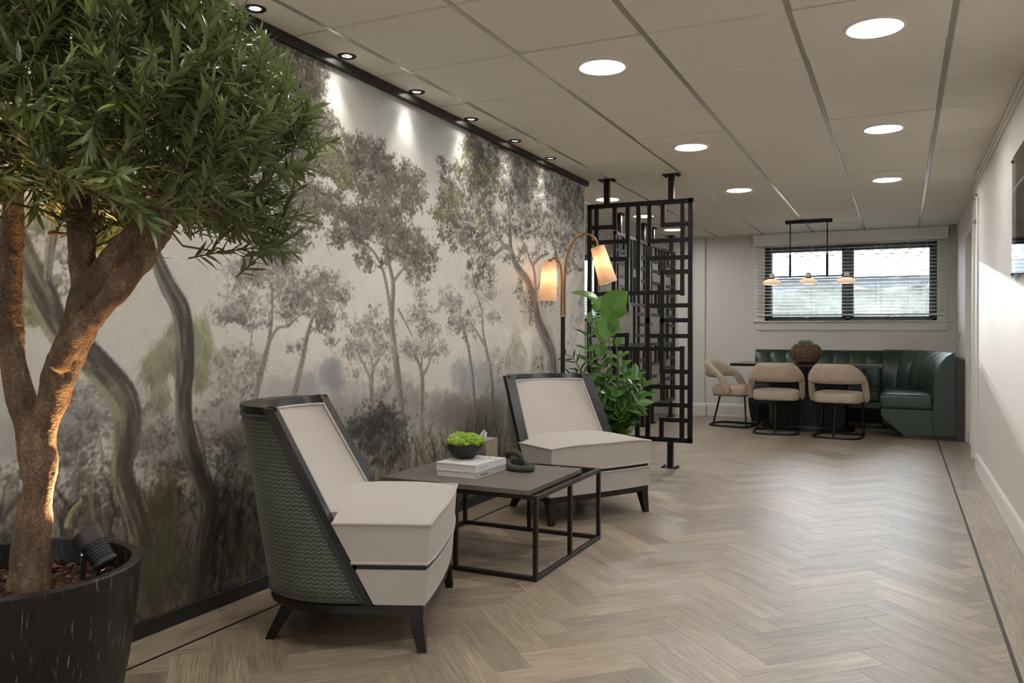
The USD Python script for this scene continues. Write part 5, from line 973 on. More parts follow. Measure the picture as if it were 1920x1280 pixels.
obj('seat_cushion', cushion([(-.205, 9.25), (.30, 9.25), (.30, 9.9), (-.205, 9.9)], .312, .462), 'green_leather', bq, smooth=45)
obj('seat_cushion', cushion([(-.202, 9.905), (.31, 9.905), (.28, 10.2), (.1, 10.48), (-.15, 10.58), (-.202, 10.58)], .312, .458), 'green_leather', bq, smooth=45)
obj('seat_cushion', cushion([(-1.70, 10.08), (-.95, 10.08), (-.95, 10.60), (-1.70, 10.60)], .312, .455), 'green_leather', bq, smooth=45)
obj('seat_cushion', cushion([(-.945, 10.08), (-.208, 10.08), (-.208, 10.60), (-.945, 10.60)], .312, .455), 'green_leather', bq, smooth=45)
sk = Polygon([(-.19, .305), (.302, .305), (.302, .045), (.012, .045), (-.19, .235)])
obj('skirt', mv(rot(prism(sk, 0, .95), PI / 2, (1, 0, 0)), 0, 10.21, 0), 'green_leather', bq)
obj('skirt', cat_(mv(rot(rot(prism(Polygon([(10.09, .305), (10.69, .305), (10.69, .045), (10.26, .045), (10.09, .235)]), 0, 1.49), PI / 2, (1, 0, 0)), PI / 2, (0, 0, 1)), -1.695, 0, 0)), 'green_leather', bq)
obj('plinth', cat_(cbox(.016, .500, 9.275, 10.2, 0, .046, .002), cbox(-1.69, -.2, 10.28, 10.69, 0, .046, .002)), 'dark_timber', bq)
obj('timber_side', cat_(cbox(.503, .585, 9.235, 9.262, 0, .832, .002), cbox(.555, .585, 9.262, 10.73, 0, .832, .002), cbox(.503, .556, 9.262, 9.30, 0, .832, .001)), 'dark_timber', bq)

# --- table
dt = thing('dining_table', 'dark long dining table with fluted oval pedestal', 'table', (-.965, 9.67, 0))
obj('table_top', cbox(-.795, .795, -.41, .41, .722, .752, .004), 'table_top', dt)
obj('base_plate', lathe([(0, 0), (1, 0), (1, .045), (.985, .055), (0, .055)], 64), 'ebony', dt); 
bp = stage.GetPrimAtPath(str(dt.GetPath()) + '/base_plate'); UsdGeom.Xformable(bp).AddScaleOp().Set(Gf.Vec3f(.50, .22, 1))
an = np.linspace(0, 2 * PI, 97)[:-1]
obj('pedestal_core', loft([[(.405 * math.cos(a), .185 * math.sin(a), z) for a in an] for z in (.055, .722)]), 'ebony', dt, smooth=30)
obj('flutes', cat_(*[tube([(.411 * math.cos(a), .190 * math.sin(a), .055), (.411 * math.cos(a), .190 * math.sin(a), .722)], .0105, 6) for a in an[::1]]), 'ebony', dt, smooth=50, kind='stuff')

# --- chairs
def dining_chair(loc, rz, label):
    t = thing('dining_chair', label, 'dining chair', loc, rz, 'beige dining chairs at the dark table')
    # seat pad (x forward)
    def R(k, z):
        a = np.linspace(0, 2 * PI, 48, endpoint=False); n = 3.2
        return np.c_[.235 * k * np.sign(np.cos(a)) * np.abs(np.cos(a)) ** (2 / n), .245 * k * np.sign(np.sin(a)) * np.abs(np.sin(a)) ** (2 / n), np.full(48, z)]
    obj('seat', loft([R(.90, .365), R(.97, .372), R(1.0, .392), R(1.0, .43), R(.985, .455), R(.93, .473), R(.8, .481), R(.4, .486)]), 'velvet', t, smooth=60)
    # wraparound back: a padded band that sweeps from the arms up to the back
    n = 49; th = np.linspace(-1, 1, n); A, B = [], []
    rows = 9
    for k in range(rows):
        w = k / (rows - 1); ra, rb = [], []
        for q in th:
            a = abs(q); ang = q * PI * .62
            rx, ry = .275, .272
            x = -.02 - rx * math.cos(ang) * (1 if abs(ang) < PI / 2 else .62); y = ry * math.sin(ang) if abs(ang) < PI / 2 else math.copysign(ry, q) 
            top = .778 - .30 * max(0, (a - .30) / .70) ** 1.45 - .012 * a * a
            bot = .572 if a < .66 else .572 - .20 * min(1, (a - .66) / .14) 
            bot = min(bot, top - .03)
            z = bot + (top - bot) * w
            lean = .055 * (z - .48) / .3
            th_ = .024 * (1 - abs(2 * w - 1) ** 4) + .006
            n_ = np.array([-math.cos(ang), math.sin(ang)]) if abs(ang) < PI / 2 else np.array([0, math.copysign(1, q)])
            n_ = n_ / np.linalg.norm(n_)
            c = np.array([x - lean * math.cos(ang) if abs(ang) < PI / 2 else x, y + .0 * q])
            ra.append((*(c + n_ * th_), z)); rb.append((*(c - n_ * th_), z))
        A.append(ra); B.append(rb)
    obj('backrest', grid_solid(A, B), 'velvet', t, smooth=60)
    # black sled frame
    ring = np.array([(.215, -.215), (.215, -.10), (.215, .10), (.215, .215), (.02, .235), (-.15, .235), (-.235, .19), (-.262, .09), (-.265, 0), (-.262, -.09), (-.235, -.19), (-.15, -.235), (.02, -.235)])
    obj('floor_ring', tube(np.c_[ring, np.full(len(ring), .011)], .011, 8, True), 'black_metal', t, smooth=50)
    for sy in (-1, 1): obj('leg', tube([(.215, sy * .215, .011), (.195, sy * .205, .375)], .0105, 8), 'black_metal', t, smooth=50)
    obj('leg', tube([(-.265, 0, .011), (-.175, 0, .375)], .0115, 8), 'black_metal', t, smooth=50)
    obj('seat_rail', tube(np.c_[ring * .82, np.full(len(ring), .367)], .010, 8, True), 'black_metal', t, smooth=50)
    return t
dc = dining_chair((-1.79, 9.72, 0), math.radians(-10), 'beige velvet chair at the left end of the dining table, seen from its side')
dup(dc, (-1.247, 9.215, 0), math.radians(90 + 6), 'beige velvet chair with its back turned, left of the two before the table')
dup(dc, (-.598, 9.140, 0), math.radians(90 - 7), 'beige velvet chair with its back turned, nearer the curved banquette end')

# --- woven vase with a succulent
vs = thing('woven_vase', 'brown basket-weave ball vase with a succulent on the dining table', 'vase', (-.985, 9.69, .752))
ms = [lathe([(0, .0), (.08, 0), (.115, .018), (.148, .07), (.157, .115), (.143, .165), (.10, .207), (.07, .206), (0, .195)], 40)]
nc = 16
for k in range(nc):
    a0 = 2 * PI * k / nc
    for j in range(9):
        z = .022 + j * .0215; r = np.interp(z, [0, .02, .07, .115, .165, .215], [.09, .120, .152, .162, .148, .098])
        for s in (-1, 1):
            p = []
            for q in np.linspace(0, 1, 4):
                aa = a0 + s * q * PI / nc * 1.06; p.append((r * math.cos(aa) * 1.02, r * math.sin(aa) * 1.02, z + .02 * q))
            ms.append(tube(p, [.006, .0105, .0105, .006], 6))
obj('weave', cat_(*ms), 'woven', vs, smooth=50, kind='stuff')
rng = np.random.default_rng(3)
for k in range(34):
    a, r = rng.random() * 2 * PI, .075 * math.sqrt(rng.random()); L = .04 + .03 * rng.random()
    b = np.array([r * math.cos(a), r * math.sin(a), .205]); d = np.array([math.cos(a) * r * 6, math.sin(a) * r * 6, 1 - r * 3]); d /= np.linalg.norm(d)
    obj('succulent_leaf', tube([b, b + d * L * .5, b + d * L * .85, b + d * L], [.004, .0085, .007, .001], 6), 'succulent', vs, smooth=60)

# --- pendant over the table
mat('opal_glass', {'d': ('diffuse_bsdf', {'color': srgb(250, 240, 226)}), 't': ('translucent_bsdf', {'color': srgb(252, 244, 230)}), 'm': ('mix_closure', {'fac': .55}), 'g': ('glossy_bsdf', {'roughness': .15}), 'm2': ('mix_closure', {'fac': .06})},
    [('d.BSDF', 'm.closure1'), ('t.BSDF', 'm.closure2'), ('m.closure', 'm2.closure1'), ('g.BSDF', 'm2.closure2')], 'm2.closure')
pd = thing('pendant_lamp', 'black linear pendant with three opal glass shades over the dining table', 'pendant lamp', (-.945, 9.52, 0))
obj('canopy', cbox(-.25, .25, -.03, .03, ZC - .046, ZC - .006, .008), 'black_metal', pd)
for x in (-.197, .197):
    obj('rod', tube([(x, 0, 1.72), (x, 0, ZC - .04)], .0065, 10), 'black_metal', pd)
    obj('sleeve', tube([(x, 0, 1.735), (x, 0, 1.985)], .0125, 12), 'black_metal', pd)
obj('cross_bar', tube([(-.43, 0, 1.733), (.43, 0, 1.733)], .0065, 10), 'black_metal', pd)
for x in (-.398, 0, .398):
    sh = obj('shade', mv(lathe([(.028, .066), (.045, .064), (.075, .052), (.092, .034), (.097, .018), (.093, .004), (.082, .0), (.080, .002), (.090, .012), (.093, .022), (.085, .040), (.070, .052), (.044, .060), (.028, .063)], 36), x, 0, 1.645), 'opal_glass', pd, smooth=50)
    obj('shade_collar', mv(lathe([(0, .062), (.03, .062), (.03, .078), (0, .078)], 24), x, 0, 1.645), 'black_metal', sh)
    obj('glass_cap', mv(lathe([(0, .076), (.028, .078), (.030, .098), (.024, .122), (.012, .130), (0, .131)], 24), x, 0, 1.645), 'opal_glass', sh, smooth=50)
    obj('bulb', mv(lathe([(0, .004), (.072, .006), (.074, .010), (0, .012)], 30), x, 0, 1.645), 'pendant_bulb', sh)

# ================================================================ on the walls
so = thing('wall_socket', 'white double socket on the skirting under the side-on dining chair', 'socket', (-2.075, YB - .018, .095))
obj('plate', cbox(-.073, .073, -.009, 0, -.043, .043, .003), 'socket_white', so)
for x in (-.036, .036):
    obj('pin_holes', cat_(cbox(x - .003, x + .003, -.0098, -.008, .006, .016, .0003), cbox(x - .013, x - .006, -.0098, -.008, -.012, -.008, .0003), cbox(x + .006, x + .013, -.0098, -.008, -.012, -.008, .0003)), 'ink', so)
    obj('rocker', cbox(x - .006 + (.026 if x > 0 else -.026), x + .006 + (.026 if x > 0 else -.026), -.012, -.009, .008, .024, .001), 'socket_white', so)
sw_ = thing('light_switch', 'small light switch plate on the right wall by the banquette corner', 'switch', (.587, 9.95, 1.07))
obj('plate', cbox(-.008, 0, -.045, .045, -.045, .045, .003), 'socket_white', sw_)
obj('rocker', cbox(-.012, -.008, -.016, .016, -.03, .03, .001), 'grey_steel', sw_)
pic = thing('wall_picture', 'glazed botanical picture on the right wall, cut by the edge of the photograph', 'picture', (XR, 4.62, 1.71))
obj('print', box(-.012, -.009, -.47, .455, -.318, .318), 'picture_print', pic)
mat('picture_glass', {'t': ('transparent_bsdf', {}), 'g': ('glossy_bsdf', {'roughness': .02}), 'f': ('fresnel', {'IOR': 1.55}), 'm': ('mix_closure', {})}, [('f.fac', 'm.fac'), ('t.BSDF', 'm.closure1'), ('g.BSDF', 'm.closure2')], 'm.closure')
obj('glass', box(-.0165, -.0125, -.47, .47, -.325, .325), 'picture_glass', pic)
for y in (-.45, .45):
    for z in (-.305, .305): obj('stand_off', mv(rot(lathe([(0, -.022), (.007, -.022), (.009, -.019), (.009, 0), (0, 0)], 16), PI / 2, (0, 1, 0)), 0, y, z), 'ink', pic)

# ================================================================ plants behind the second chair
def leaf_mat(name, dark, mid, light, rough=.38, trans=.25, tcol=None):
    mat(name, {'oi': ('object_info', {}), 'g': ('geometry', {}), 'ad': ('math', {'math_type': 'add'}), 'fr': ('math', {'math_type': 'fraction'}),
        'r': ('rgb_ramp', {'ramp': [(0, dark), (.45, mid), (.86, mid), (1, light)]}),
        'p': ('principled_bsdf', {'roughness': rough, 'specular_ior_level': .6}), 't': ('translucent_bsdf', {}), 'm': ('mix_closure', {'fac': trans})},
        [('oi.random', 'ad.value1'), ('g.random_per_island', 'ad.value2'), ('ad.value', 'fr.value1'), ('fr.value', 'r.fac'), ('r.color', 'p.base_color'), ('r.color', 't.color'), ('p.BSDF', 'm.closure1'), ('t.BSDF', 'm.closure2')], 'm.closure')
leaf_mat('broad_leaf', srgb(72, 118, 46), srgb(104, 150, 66), srgb(136, 176, 84), .24, .3)
leaf_mat('zz_leaf', srgb(52, 88, 38), srgb(84, 126, 56), srgb(136, 172, 84), .22, .22)
leaf_mat('palm_leaf', srgb(22, 46, 18), srgb(34, 62, 26), srgb(60, 92, 40), .45, .2)
leaf_mat('olive_leaf', srgb(62, 76, 42), srgb(113, 126, 76), srgb(168, 188, 92), .34, .25)
def unit(v): v = np.asarray(v, float); return v / (np.linalg.norm(v) + 1e-12)
def blade(path, width, nrm, prof=None, fold=.25, across=5):
    """A leaf along a path: width profile, folded on its midrib."""
    p = np.asarray(path, float); n = len(p); t = np.gradient(p, axis=0); t /= np.linalg.norm(t, axis=1, keepdims=True)
    u = np.linspace(0, 1, n); w = width / 2 * (np.sin(PI * np.clip(u, 0, 1) ** .8) ** .75 if prof is None else np.array(prof)); w = np.maximum(w, width * .012)
    v = []
    for i in range(n):
        sd = unit(np.cross(t[i], nrm)); up = np.cross(sd, t[i])
        for q in np.linspace(-1, 1, across):
            v.append(p[i] + sd * w[i] * q + up * w[i] * fold * abs(q))
    f = []
    for i in range(n - 1):
        for j in range(across - 1):
            a, b, c2, d2 = i * across + j, i * across + j + 1, (i + 1) * across + j + 1, (i + 1) * across + j
            f += [(a, b, c2), (a, c2, d2)]
    return tm(v, f)
Rv, Fv = np.array([_c, _s, 0.]), np.array([-_s, _c, 0.])
BOP = [([(0.637,0.389,0.0),(0.629,0.704,0.0),(0.55,1.019,0.0),(0.511,1.157,0.0),(0.507,1.236,0.0)],[(0.507,1.236,0.0),(0.487,1.326,0.0),(0.408,1.362,0.0),(0.318,1.381,0.0)],0.11,0),([(0.645,0.389,0.0),(0.637,0.783,0.0),(0.621,1.019,0.0),(0.609,1.177,0.0)],[(0.609,1.177,0.0),(0.629,1.255,0.0),(0.676,1.326,0.0),(0.755,1.393,0.0)],0.213,1),([(0.653,0.389,0.0),(0.637,0.704,0.0),(0.625,0.94,0.0),(0.609,1.05,0.0)],[(0.601,1.043,0.0),(0.598,1.106,0.0),(0.609,1.177,0.0),(0.633,1.255,0.0)],0.181,1),([(0.637,0.389,0.0),(0.617,0.783,0.0),(0.598,0.94,0.0),(0.574,1.019,0.0)],[(0.598,0.94,0.0),(0.558,1.019,0.0),(0.511,1.09,0.0),(0.471,1.153,0.0)],0.071,0),([(0.661,0.389,0.0),(0.696,0.625,0.0),(0.724,0.724,0.0),(0.747,0.783,0.0)],[(0.724,0.735,0.0),(0.763,0.775,0.0),(0.814,0.763,0.0),(0.854,0.735,0.0)],0.087,1),([(0.676,0.389,0.0),(0.724,0.468,0.0),(0.747,0.507,0.0)],[(0.743,0.487,0.0),(0.771,0.554,0.0),(0.826,0.617,0.0),(0.885,0.657,0.0)],0.118,1)]
ZZ = [[(0.598,0.389,0.0),(0.538,0.546,0.0),(0.471,0.783,0.0),(0.448,0.98,0.0),(0.452,1.153,0.0)],[(0.629,0.389,0.0),(0.645,0.625,0.0),(0.661,0.822,0.0),(0.645,0.98,0.0),(0.621,1.078,0.0)],[(0.617,0.389,0.0),(0.59,0.625,0.0),(0.558,0.783,0.0),(0.527,0.909,0.0)],[(0.637,0.389,0.0),(0.696,0.546,0.0),(0.747,0.645,0.0),(0.775,0.763,0.0)],[(0.657,0.389,0.0),(0.735,0.507,0.0),(0.802,0.586,0.0),(0.834,0.696,0.0)],[(0.598,0.389,0.0),(0.519,0.507,0.0),(0.46,0.625,0.0),(0.424,0.724,0.0)],[(0.637,0.389,0.0),(0.637,0.507,0.0),(0.676,0.625,0.0),(0.7,0.783,0.0)],[(0.637,0.389,0.0),(0.598,0.507,0.0),(0.538,0.625,0.0),(0.519,0.724,0.0)],[(0.668,0.389,0.0),(0.676,0.468,0.0),(0.724,0.546,0.0),(0.787,0.578,0.0)],[(0.621,0.389,0.0),(0.582,0.468,0.0),(0.519,0.538,0.0),(0.487,0.594,0.0)],[(0.645,0.389,0.0),(0.668,0.448,0.0),(0.637,0.538,0.0),(0.621,0.625,0.0)]]
PALM = [[(0.519,0.389,0.0),(0.479,0.586,0.0),(0.401,0.783,0.0),(0.341,0.893,0.0),(0.29,0.924,0.0)],[(0.538,0.389,0.0),(0.511,0.586,0.0),(0.44,0.704,0.0),(0.381,0.759,0.0),(0.322,0.775,0.0)],[(0.558,0.389,0.0),(0.578,0.625,0.0),(0.558,0.822,0.0),(0.519,0.98,0.0)],[(0.558,0.389,0.0),(0.637,0.586,0.0),(0.696,0.696,0.0),(0.794,0.645,0.0)],[(0.55,0.389,0.0),(0.55,0.507,0.0),(0.598,0.645,0.0),(0.668,0.724,0.0)],[(0.538,0.389,0.0),(0.487,0.487,0.0),(0.456,0.566,0.0),(0.44,0.645,0.0)],[(0.558,0.389,0.0),(0.55,0.546,0.0),(0.527,0.664,0.0),(0.487,0.735,0.0)]]
TREE = [[(-1.137,0.457,0.0,0.041),(-1.125,0.547,0.0,0.036),(-1.12,0.644,0.0,0.035),(-1.105,0.741,0.0,0.036),(-1.112,0.814,0.0,0.04),(-1.127,0.862,0.0,0.036),(-1.161,0.947,0.01,0.03),(-1.188,1.044,0.02,0.028),(-1.197,1.153,0.03,0.027),(-1.195,1.274,0.03,0.024),(-1.18,1.371,0.02,0.021),(-1.166,1.456,0.0,0.017),(-1.137,1.541,-0.03,0.012),(-1.112,1.638,-0.05,0.007)],[(-1.11,0.802,0.0,0.036),(-1.081,0.899,-0.01,0.035),(-1.042,0.996,-0.02,0.038),(-1.006,1.08,-0.02,0.04),(-0.989,1.153,-0.02,0.035),(-1.006,1.226,-0.01,0.028),(-1.019,1.298,0.0,0.025),(-1.03,1.359,0.02,0.022),(-1.042,1.432,0.04,0.016),(-1.076,1.529,0.06,0.011),(-1.088,1.65,0.08,0.006)],[(-0.997,1.117,-0.02,0.03),(-0.949,1.208,-0.02,0.031),(-0.894,1.286,0.0,0.03),(-0.852,1.347,0.02,0.027),(-0.819,1.42,0.03,0.022),(-0.797,1.504,0.05,0.016),(-0.81,1.601,0.08,0.011),(-0.797,1.71,0.1,0.006)],[(-1.028,1.008,-0.05,0.027),(-0.967,1.093,-0.06,0.025),(-0.9,1.171,-0.06,0.024),(-0.836,1.25,-0.05,0.022),(-0.785,1.323,-0.05,0.019),(-0.754,1.371,-0.06,0.016),(-0.713,1.444,-0.08,0.011),(-0.664,1.529,-0.1,0.007),(-0.628,1.638,-0.1,0.005)],[(-0.834,1.383,0.03,0.016),(-0.894,1.468,0.0,0.012),(-0.955,1.565,-0.05,0.01),(-0.967,1.674,-0.1,0.007),(-0.955,1.783,-0.1,0.005)],[(-0.767,1.353,-0.05,0.013),(-0.688,1.347,-0.1,0.007),(-0.652,1.323,-0.12,0.004)],[(-1.166,1.456,0.0,0.015),(-1.234,1.565,0.05,0.011),(-1.27,1.71,0.05,0.007)],[(-0.81,1.517,0.05,0.011),(-0.713,1.613,0.08,0.007),(-0.652,1.722,0.1,0.005)]]
CROWN = [(-1.306,1.94),(-0.731,1.94),(-0.682,1.856),(-0.61,1.771),(-0.525,1.686),(-0.504,1.589),(-0.519,1.492),(-0.555,1.42),(-0.585,1.347),(-0.604,1.286),(-0.664,1.252),(-0.743,1.265),(-0.779,1.317),(-0.822,1.365),(-0.906,1.353),(-0.967,1.323),(-1.016,1.298),(-1.07,1.265),(-1.112,1.28),(-1.149,1.347),(-1.197,1.383),(-1.306,1.371)]
PD = 6.05
def planter(name, label, cat, r0):
    b = Rv * r0 + Fv * PD; t = thing(name, label, cat, (b[0], b[1], 0))
    obj('planter', lathe([(0, 0), (.066, 0), (.078, .02), (.092, .22), (.090, .225), (.083, .22), (.08, .19), (0, .19)], 32), 'bowl_black', t, smooth=35)
    obj('compost', lathe([(0, .20), (.05, .202), (.083, .195), (.08, .18), (0, .18)], 24), 'soil', t)
    return t
def loc3(q, r0, dep=0.): return Rv * (q[0] - r0) + Fv * dep + np.array([0, 0, q[1]])
rng = np.random.default_rng(17)
r0 = .640
t = planter('bird_of_paradise', 'tall plant with broad paddle leaves in front of the black screen', 'potted plant', r0)
for i, (st, lf, w, k) in enumerate(BOP):
    dep = (-.05, .02, -.02, .06, -.10, -.12)[i]
    sp = smooth_line([np.array([.03 * math.cos(i), .03 * math.sin(i), .19])] + [loc3(q, r0, dep) for q in st[1:]], 24)
    stem = obj('stem', tube(sp, np.linspace(.008, .0035, 24), 7), 'stem_green', t, smooth=50)
    lp = smooth_line([loc3(q, r0, dep) for q in lf], 14)
    lp += np.outer(np.linspace(0, 1, 14) ** 2, Fv * -.03)
    nrm = unit(-Fv + np.array([0, 0, .35]) + Rv * .15) if k == 1 else unit(np.array([0, 0, 1.]) - Fv * .6)
    m = blade(lp, w, nrm, fold=.42, across=7)
    obj('leaf', m, 'broad_leaf', t, smooth=60)
    obj('midrib', tube(lp + nrm * .0015, np.linspace(.003, .001, 14), 5), 'stem_green', t, smooth=50)
r0 = .620; PD = 5.79
t = planter('zz_plant', 'glossy green plant with paired leaflets on thick stems, right of the lounge chair back', 'potted plant', r0)
for i, st in enumerate(ZZ):
    dep = rng.uniform(-.16, .12)
    pts = [np.array([.05 * math.cos(i * 2.4), .05 * math.sin(i * 2.4), .19])] + [loc3(q, r0, dep * (k / 4)) for k, q in enumerate(st[1:], 1)]
    sp = smooth_line(pts, 40); obj('stem', tube(sp, np.linspace(.008, .003, 40), 6), 'stem_green', t, smooth=50)
    nl = 9; tt = np.gradient(sp, axis=0)
    for k in range(nl):
        ix = int(10 + 29 * k / (nl - 1)); b = sp[ix]; T_ = unit(tt[ix]); side0 = unit(np.cross(T_, Fv + rng.normal(0, .35, 3)))
        for sgn in (-1, 1):
            if k == nl - 1 and sgn == 1: d = T_
            else: d = unit(side0 * sgn + T_ * .75 + rng.normal(0, .12, 3))
            L = .135 * (1 - .35 * abs(k / (nl - 1) - .45)) * rng.uniform(.85, 1.15)
            nn = unit(np.cross(d, np.cross(T_ + np.array([0, 0, .3]) - Fv * .6, d)))
            lp = np.array([b + d * L * q + np.array([0, 0, -.015 * q * q]) for q in np.linspace(0, 1, 7)])
            obj('leaflet', blade(lp, L * .46, nn, fold=.2, across=5), 'zz_leaf', t, smooth=60)
r0 = .470; PD = 5.92
t = planter('parlour_palm', 'dark feathery palm behind the lounge chair back, beside the floor lamp pole', 'potted plant', r0)
for i, st in enumerate(PALM):
    dep = rng.uniform(-.12, .10)
    sp = smooth_line([np.array([.03 * math.cos(i * 2.1), .03 * math.sin(i * 2.1), .19])] + [loc3(q, r0, dep * (k / 4)) for k, q in enumerate(st[1:], 1)], 40)
    obj('stem', tube(sp, np.linspace(.005, .002, 40), 6), 'dark_stem', t, smooth=50)
    tt = np.gradient(sp, axis=0)
    for k in range(11):
        ix = int(14 + 25 * k / 10); b = sp[ix]; T_ = unit(tt[ix]); sd = unit(np.cross(T_, Fv * 1 + np.array([0, 0, .2])))
        for sgn in (-1, 1):
            d = unit(sd * sgn + T_ * .9 + rng.normal(0, .08, 3)); L = .115 * (1 - .5 * abs(k / 10 - .4)) 
            lp = np.array([b + d * L * q + np.array([0, 0, -.012 * q * q]) for q in np.linspace(0, 1, 5)])
            obj('leaflet', blade(lp, .013, unit(np.cross(d, np.cross(-Fv + np.array([0, 0, .6]), d))), fold=.15, across=3), 'palm_leaf', t, smooth=60)

# ================================================================ olive tree in its pot
PX, PY, PRZ, PRR = -1.838, 1.175, .540, .266
pot = thing('plant_pot', 'large round black wood-grained pot holding the olive tree', 'plant pot', (PX, PY, 0))
mat('pot_black', {'tc': ('texture_coordinate', {}), 'mp': ('mapping', {'scale': (120, 120, 9)}), 'n': ('noise_texture', {'scale': 1., 'detail': 3.}), 'r': ('rgb_ramp', {'ramp': [(.0, srgb(14, 13, 13)), (.62, srgb(20, 18, 17)), (.70, srgb(104, 98, 90))]}),
    'b': ('bump', {'strength': .25, 'distance': .002}), 'p': ('principled_bsdf', {'roughness': .42, 'specular_ior_level': .4})}, [('tc.object', 'mp.vector'), ('mp.vector', 'n.vector'), ('n.fac', 'r.fac'), ('r.color', 'p.base_color'), ('n.fac', 'b.height'), ('b.normal', 'p.normal')], 'p.BSDF')
obj('shell', lathe([(0, 0), (.17, 0), (.182, .012), (.215, .16), (.240, .30), (.256, .42), (.263, .505), (PRR, .528), (.2655, .536), (.262, PRZ), (.246, PRZ), (.243, .537), (.240, .50), (.230, .43), (0, .42)], 72), 'pot_black', pot, smooth=35)
obj('soil', lathe([(0, .492), (.12, .487), (.20, .478), (.238, .470), (.238, .44), (0, .44)], 40), 'soil', pot)
rng = np.random.default_rng(23); ch = []
for k in range(520):
    a, r = rng.random() * 2 * PI, .228 * math.sqrt(rng.random()); L = rng.uniform(.012, .034); w2 = L * rng.uniform(.3, .55)
    m = hull(np.c_[rng.uniform(-1, 1, 12) * L / 2, rng.uniform(-1, 1, 12) * w2 / 2, rng.uniform(-1, 1, 12) * .003])
    m.apply_transform(trimesh.transformations.euler_matrix(rng.normal() * .35, rng.normal() * .35, rng.random() * 6.3)); m.apply_translation((r * math.cos(a), r * math.sin(a), .492 - .018 * (r / .23) ** 2 + rng.uniform(.0, .010))); ch.append(m)
obj('bark_chips', cat_(*ch), 'bark_chips', pot, smooth=False, kind='stuff')

TD = 1.83
tree = thing('olive_tree', 'olive tree with a forked brown trunk and dense dark green crown in the black pot', 'tree', (PX, PY, .0))
def tp(q): return Rv * q[0] + Fv * (TD + q[2]) + np.array([0, 0, q[1]]) - np.array([PX, PY, 0])
mat('bark', {'tc': ('texture_coordinate', {}), 'mp': ('mapping', {'scale': (26, 26, 8)}), 'n': ('noise_texture', {'scale': 1., 'detail': 6., 'roughness': .65}), 'n2': ('noise_texture', {'scale': 170., 'detail': 3.}), 'mx': ('mix_float', {'fac': .4}),
    'r': ('rgb_ramp', {'ramp': [(.3, srgb(52, 38, 30)), (.5, srgb(98, 76, 58)), (.68, srgb(150, 124, 96))]}), 'b': ('bump', {'strength': 1., 'distance': .006}), 'p': ('principled_bsdf', {'roughness': .85})},
    [('tc.object', 'mp.vector'), ('mp.vector', 'n.vector'), ('tc.object', 'n2.vector'), ('n.fac', 'mx.a'), ('n2.fac', 'mx.b'), ('mx.result', 'r.fac'), ('r.color', 'p.base_color'), ('mx.result', 'b.height'), ('b.normal', 'p.normal')], 'p.BSDF')
bones = m3.Manifold(); skel = []
for br in TREE:
    P_ = np.array([tp(q) for q in br]); r_ = np.array([q[3] for q in br])
    n = 4 * len(P_); sp = smooth_line(np.c_[P_, r_], n); skel.append(sp)
    for a, b in zip(sp[:-1], sp[1:]):
        s = []
        for q in (a, b): s.append(m3.Manifold.sphere(max(q[3], .003), 14).translate([float(x) for x in q[:3]]))
        bones += m3.Manifold.batch_hull(s)
me = bones.refine_to_length(.011).to_mesh(); tk = trimesh.Trimesh(me.vert_properties[:, :3], me.tri_verts, process=True)
trimesh.smoothing.filter_taubin(tk, iterations=12)
n_ = tk.vertex_normals; v_ = tk.vertices
d_ = (meshkit.fbm(v_ * np.array([45, 45, 14]), 4, 3) - .5) * .016 + (meshkit.fbm(v_ * np.array([12, 12, 7]), 2, 8) - .5) * .016
fl_ = np.clip((.60 - v_[:, 2]) / .1, 0, 1)
tk.vertices = v_ + n_ * (d_ + .008 * fl_ ** 2)[:, None]
obj('trunk', tk, 'bark', tree, smooth=True)
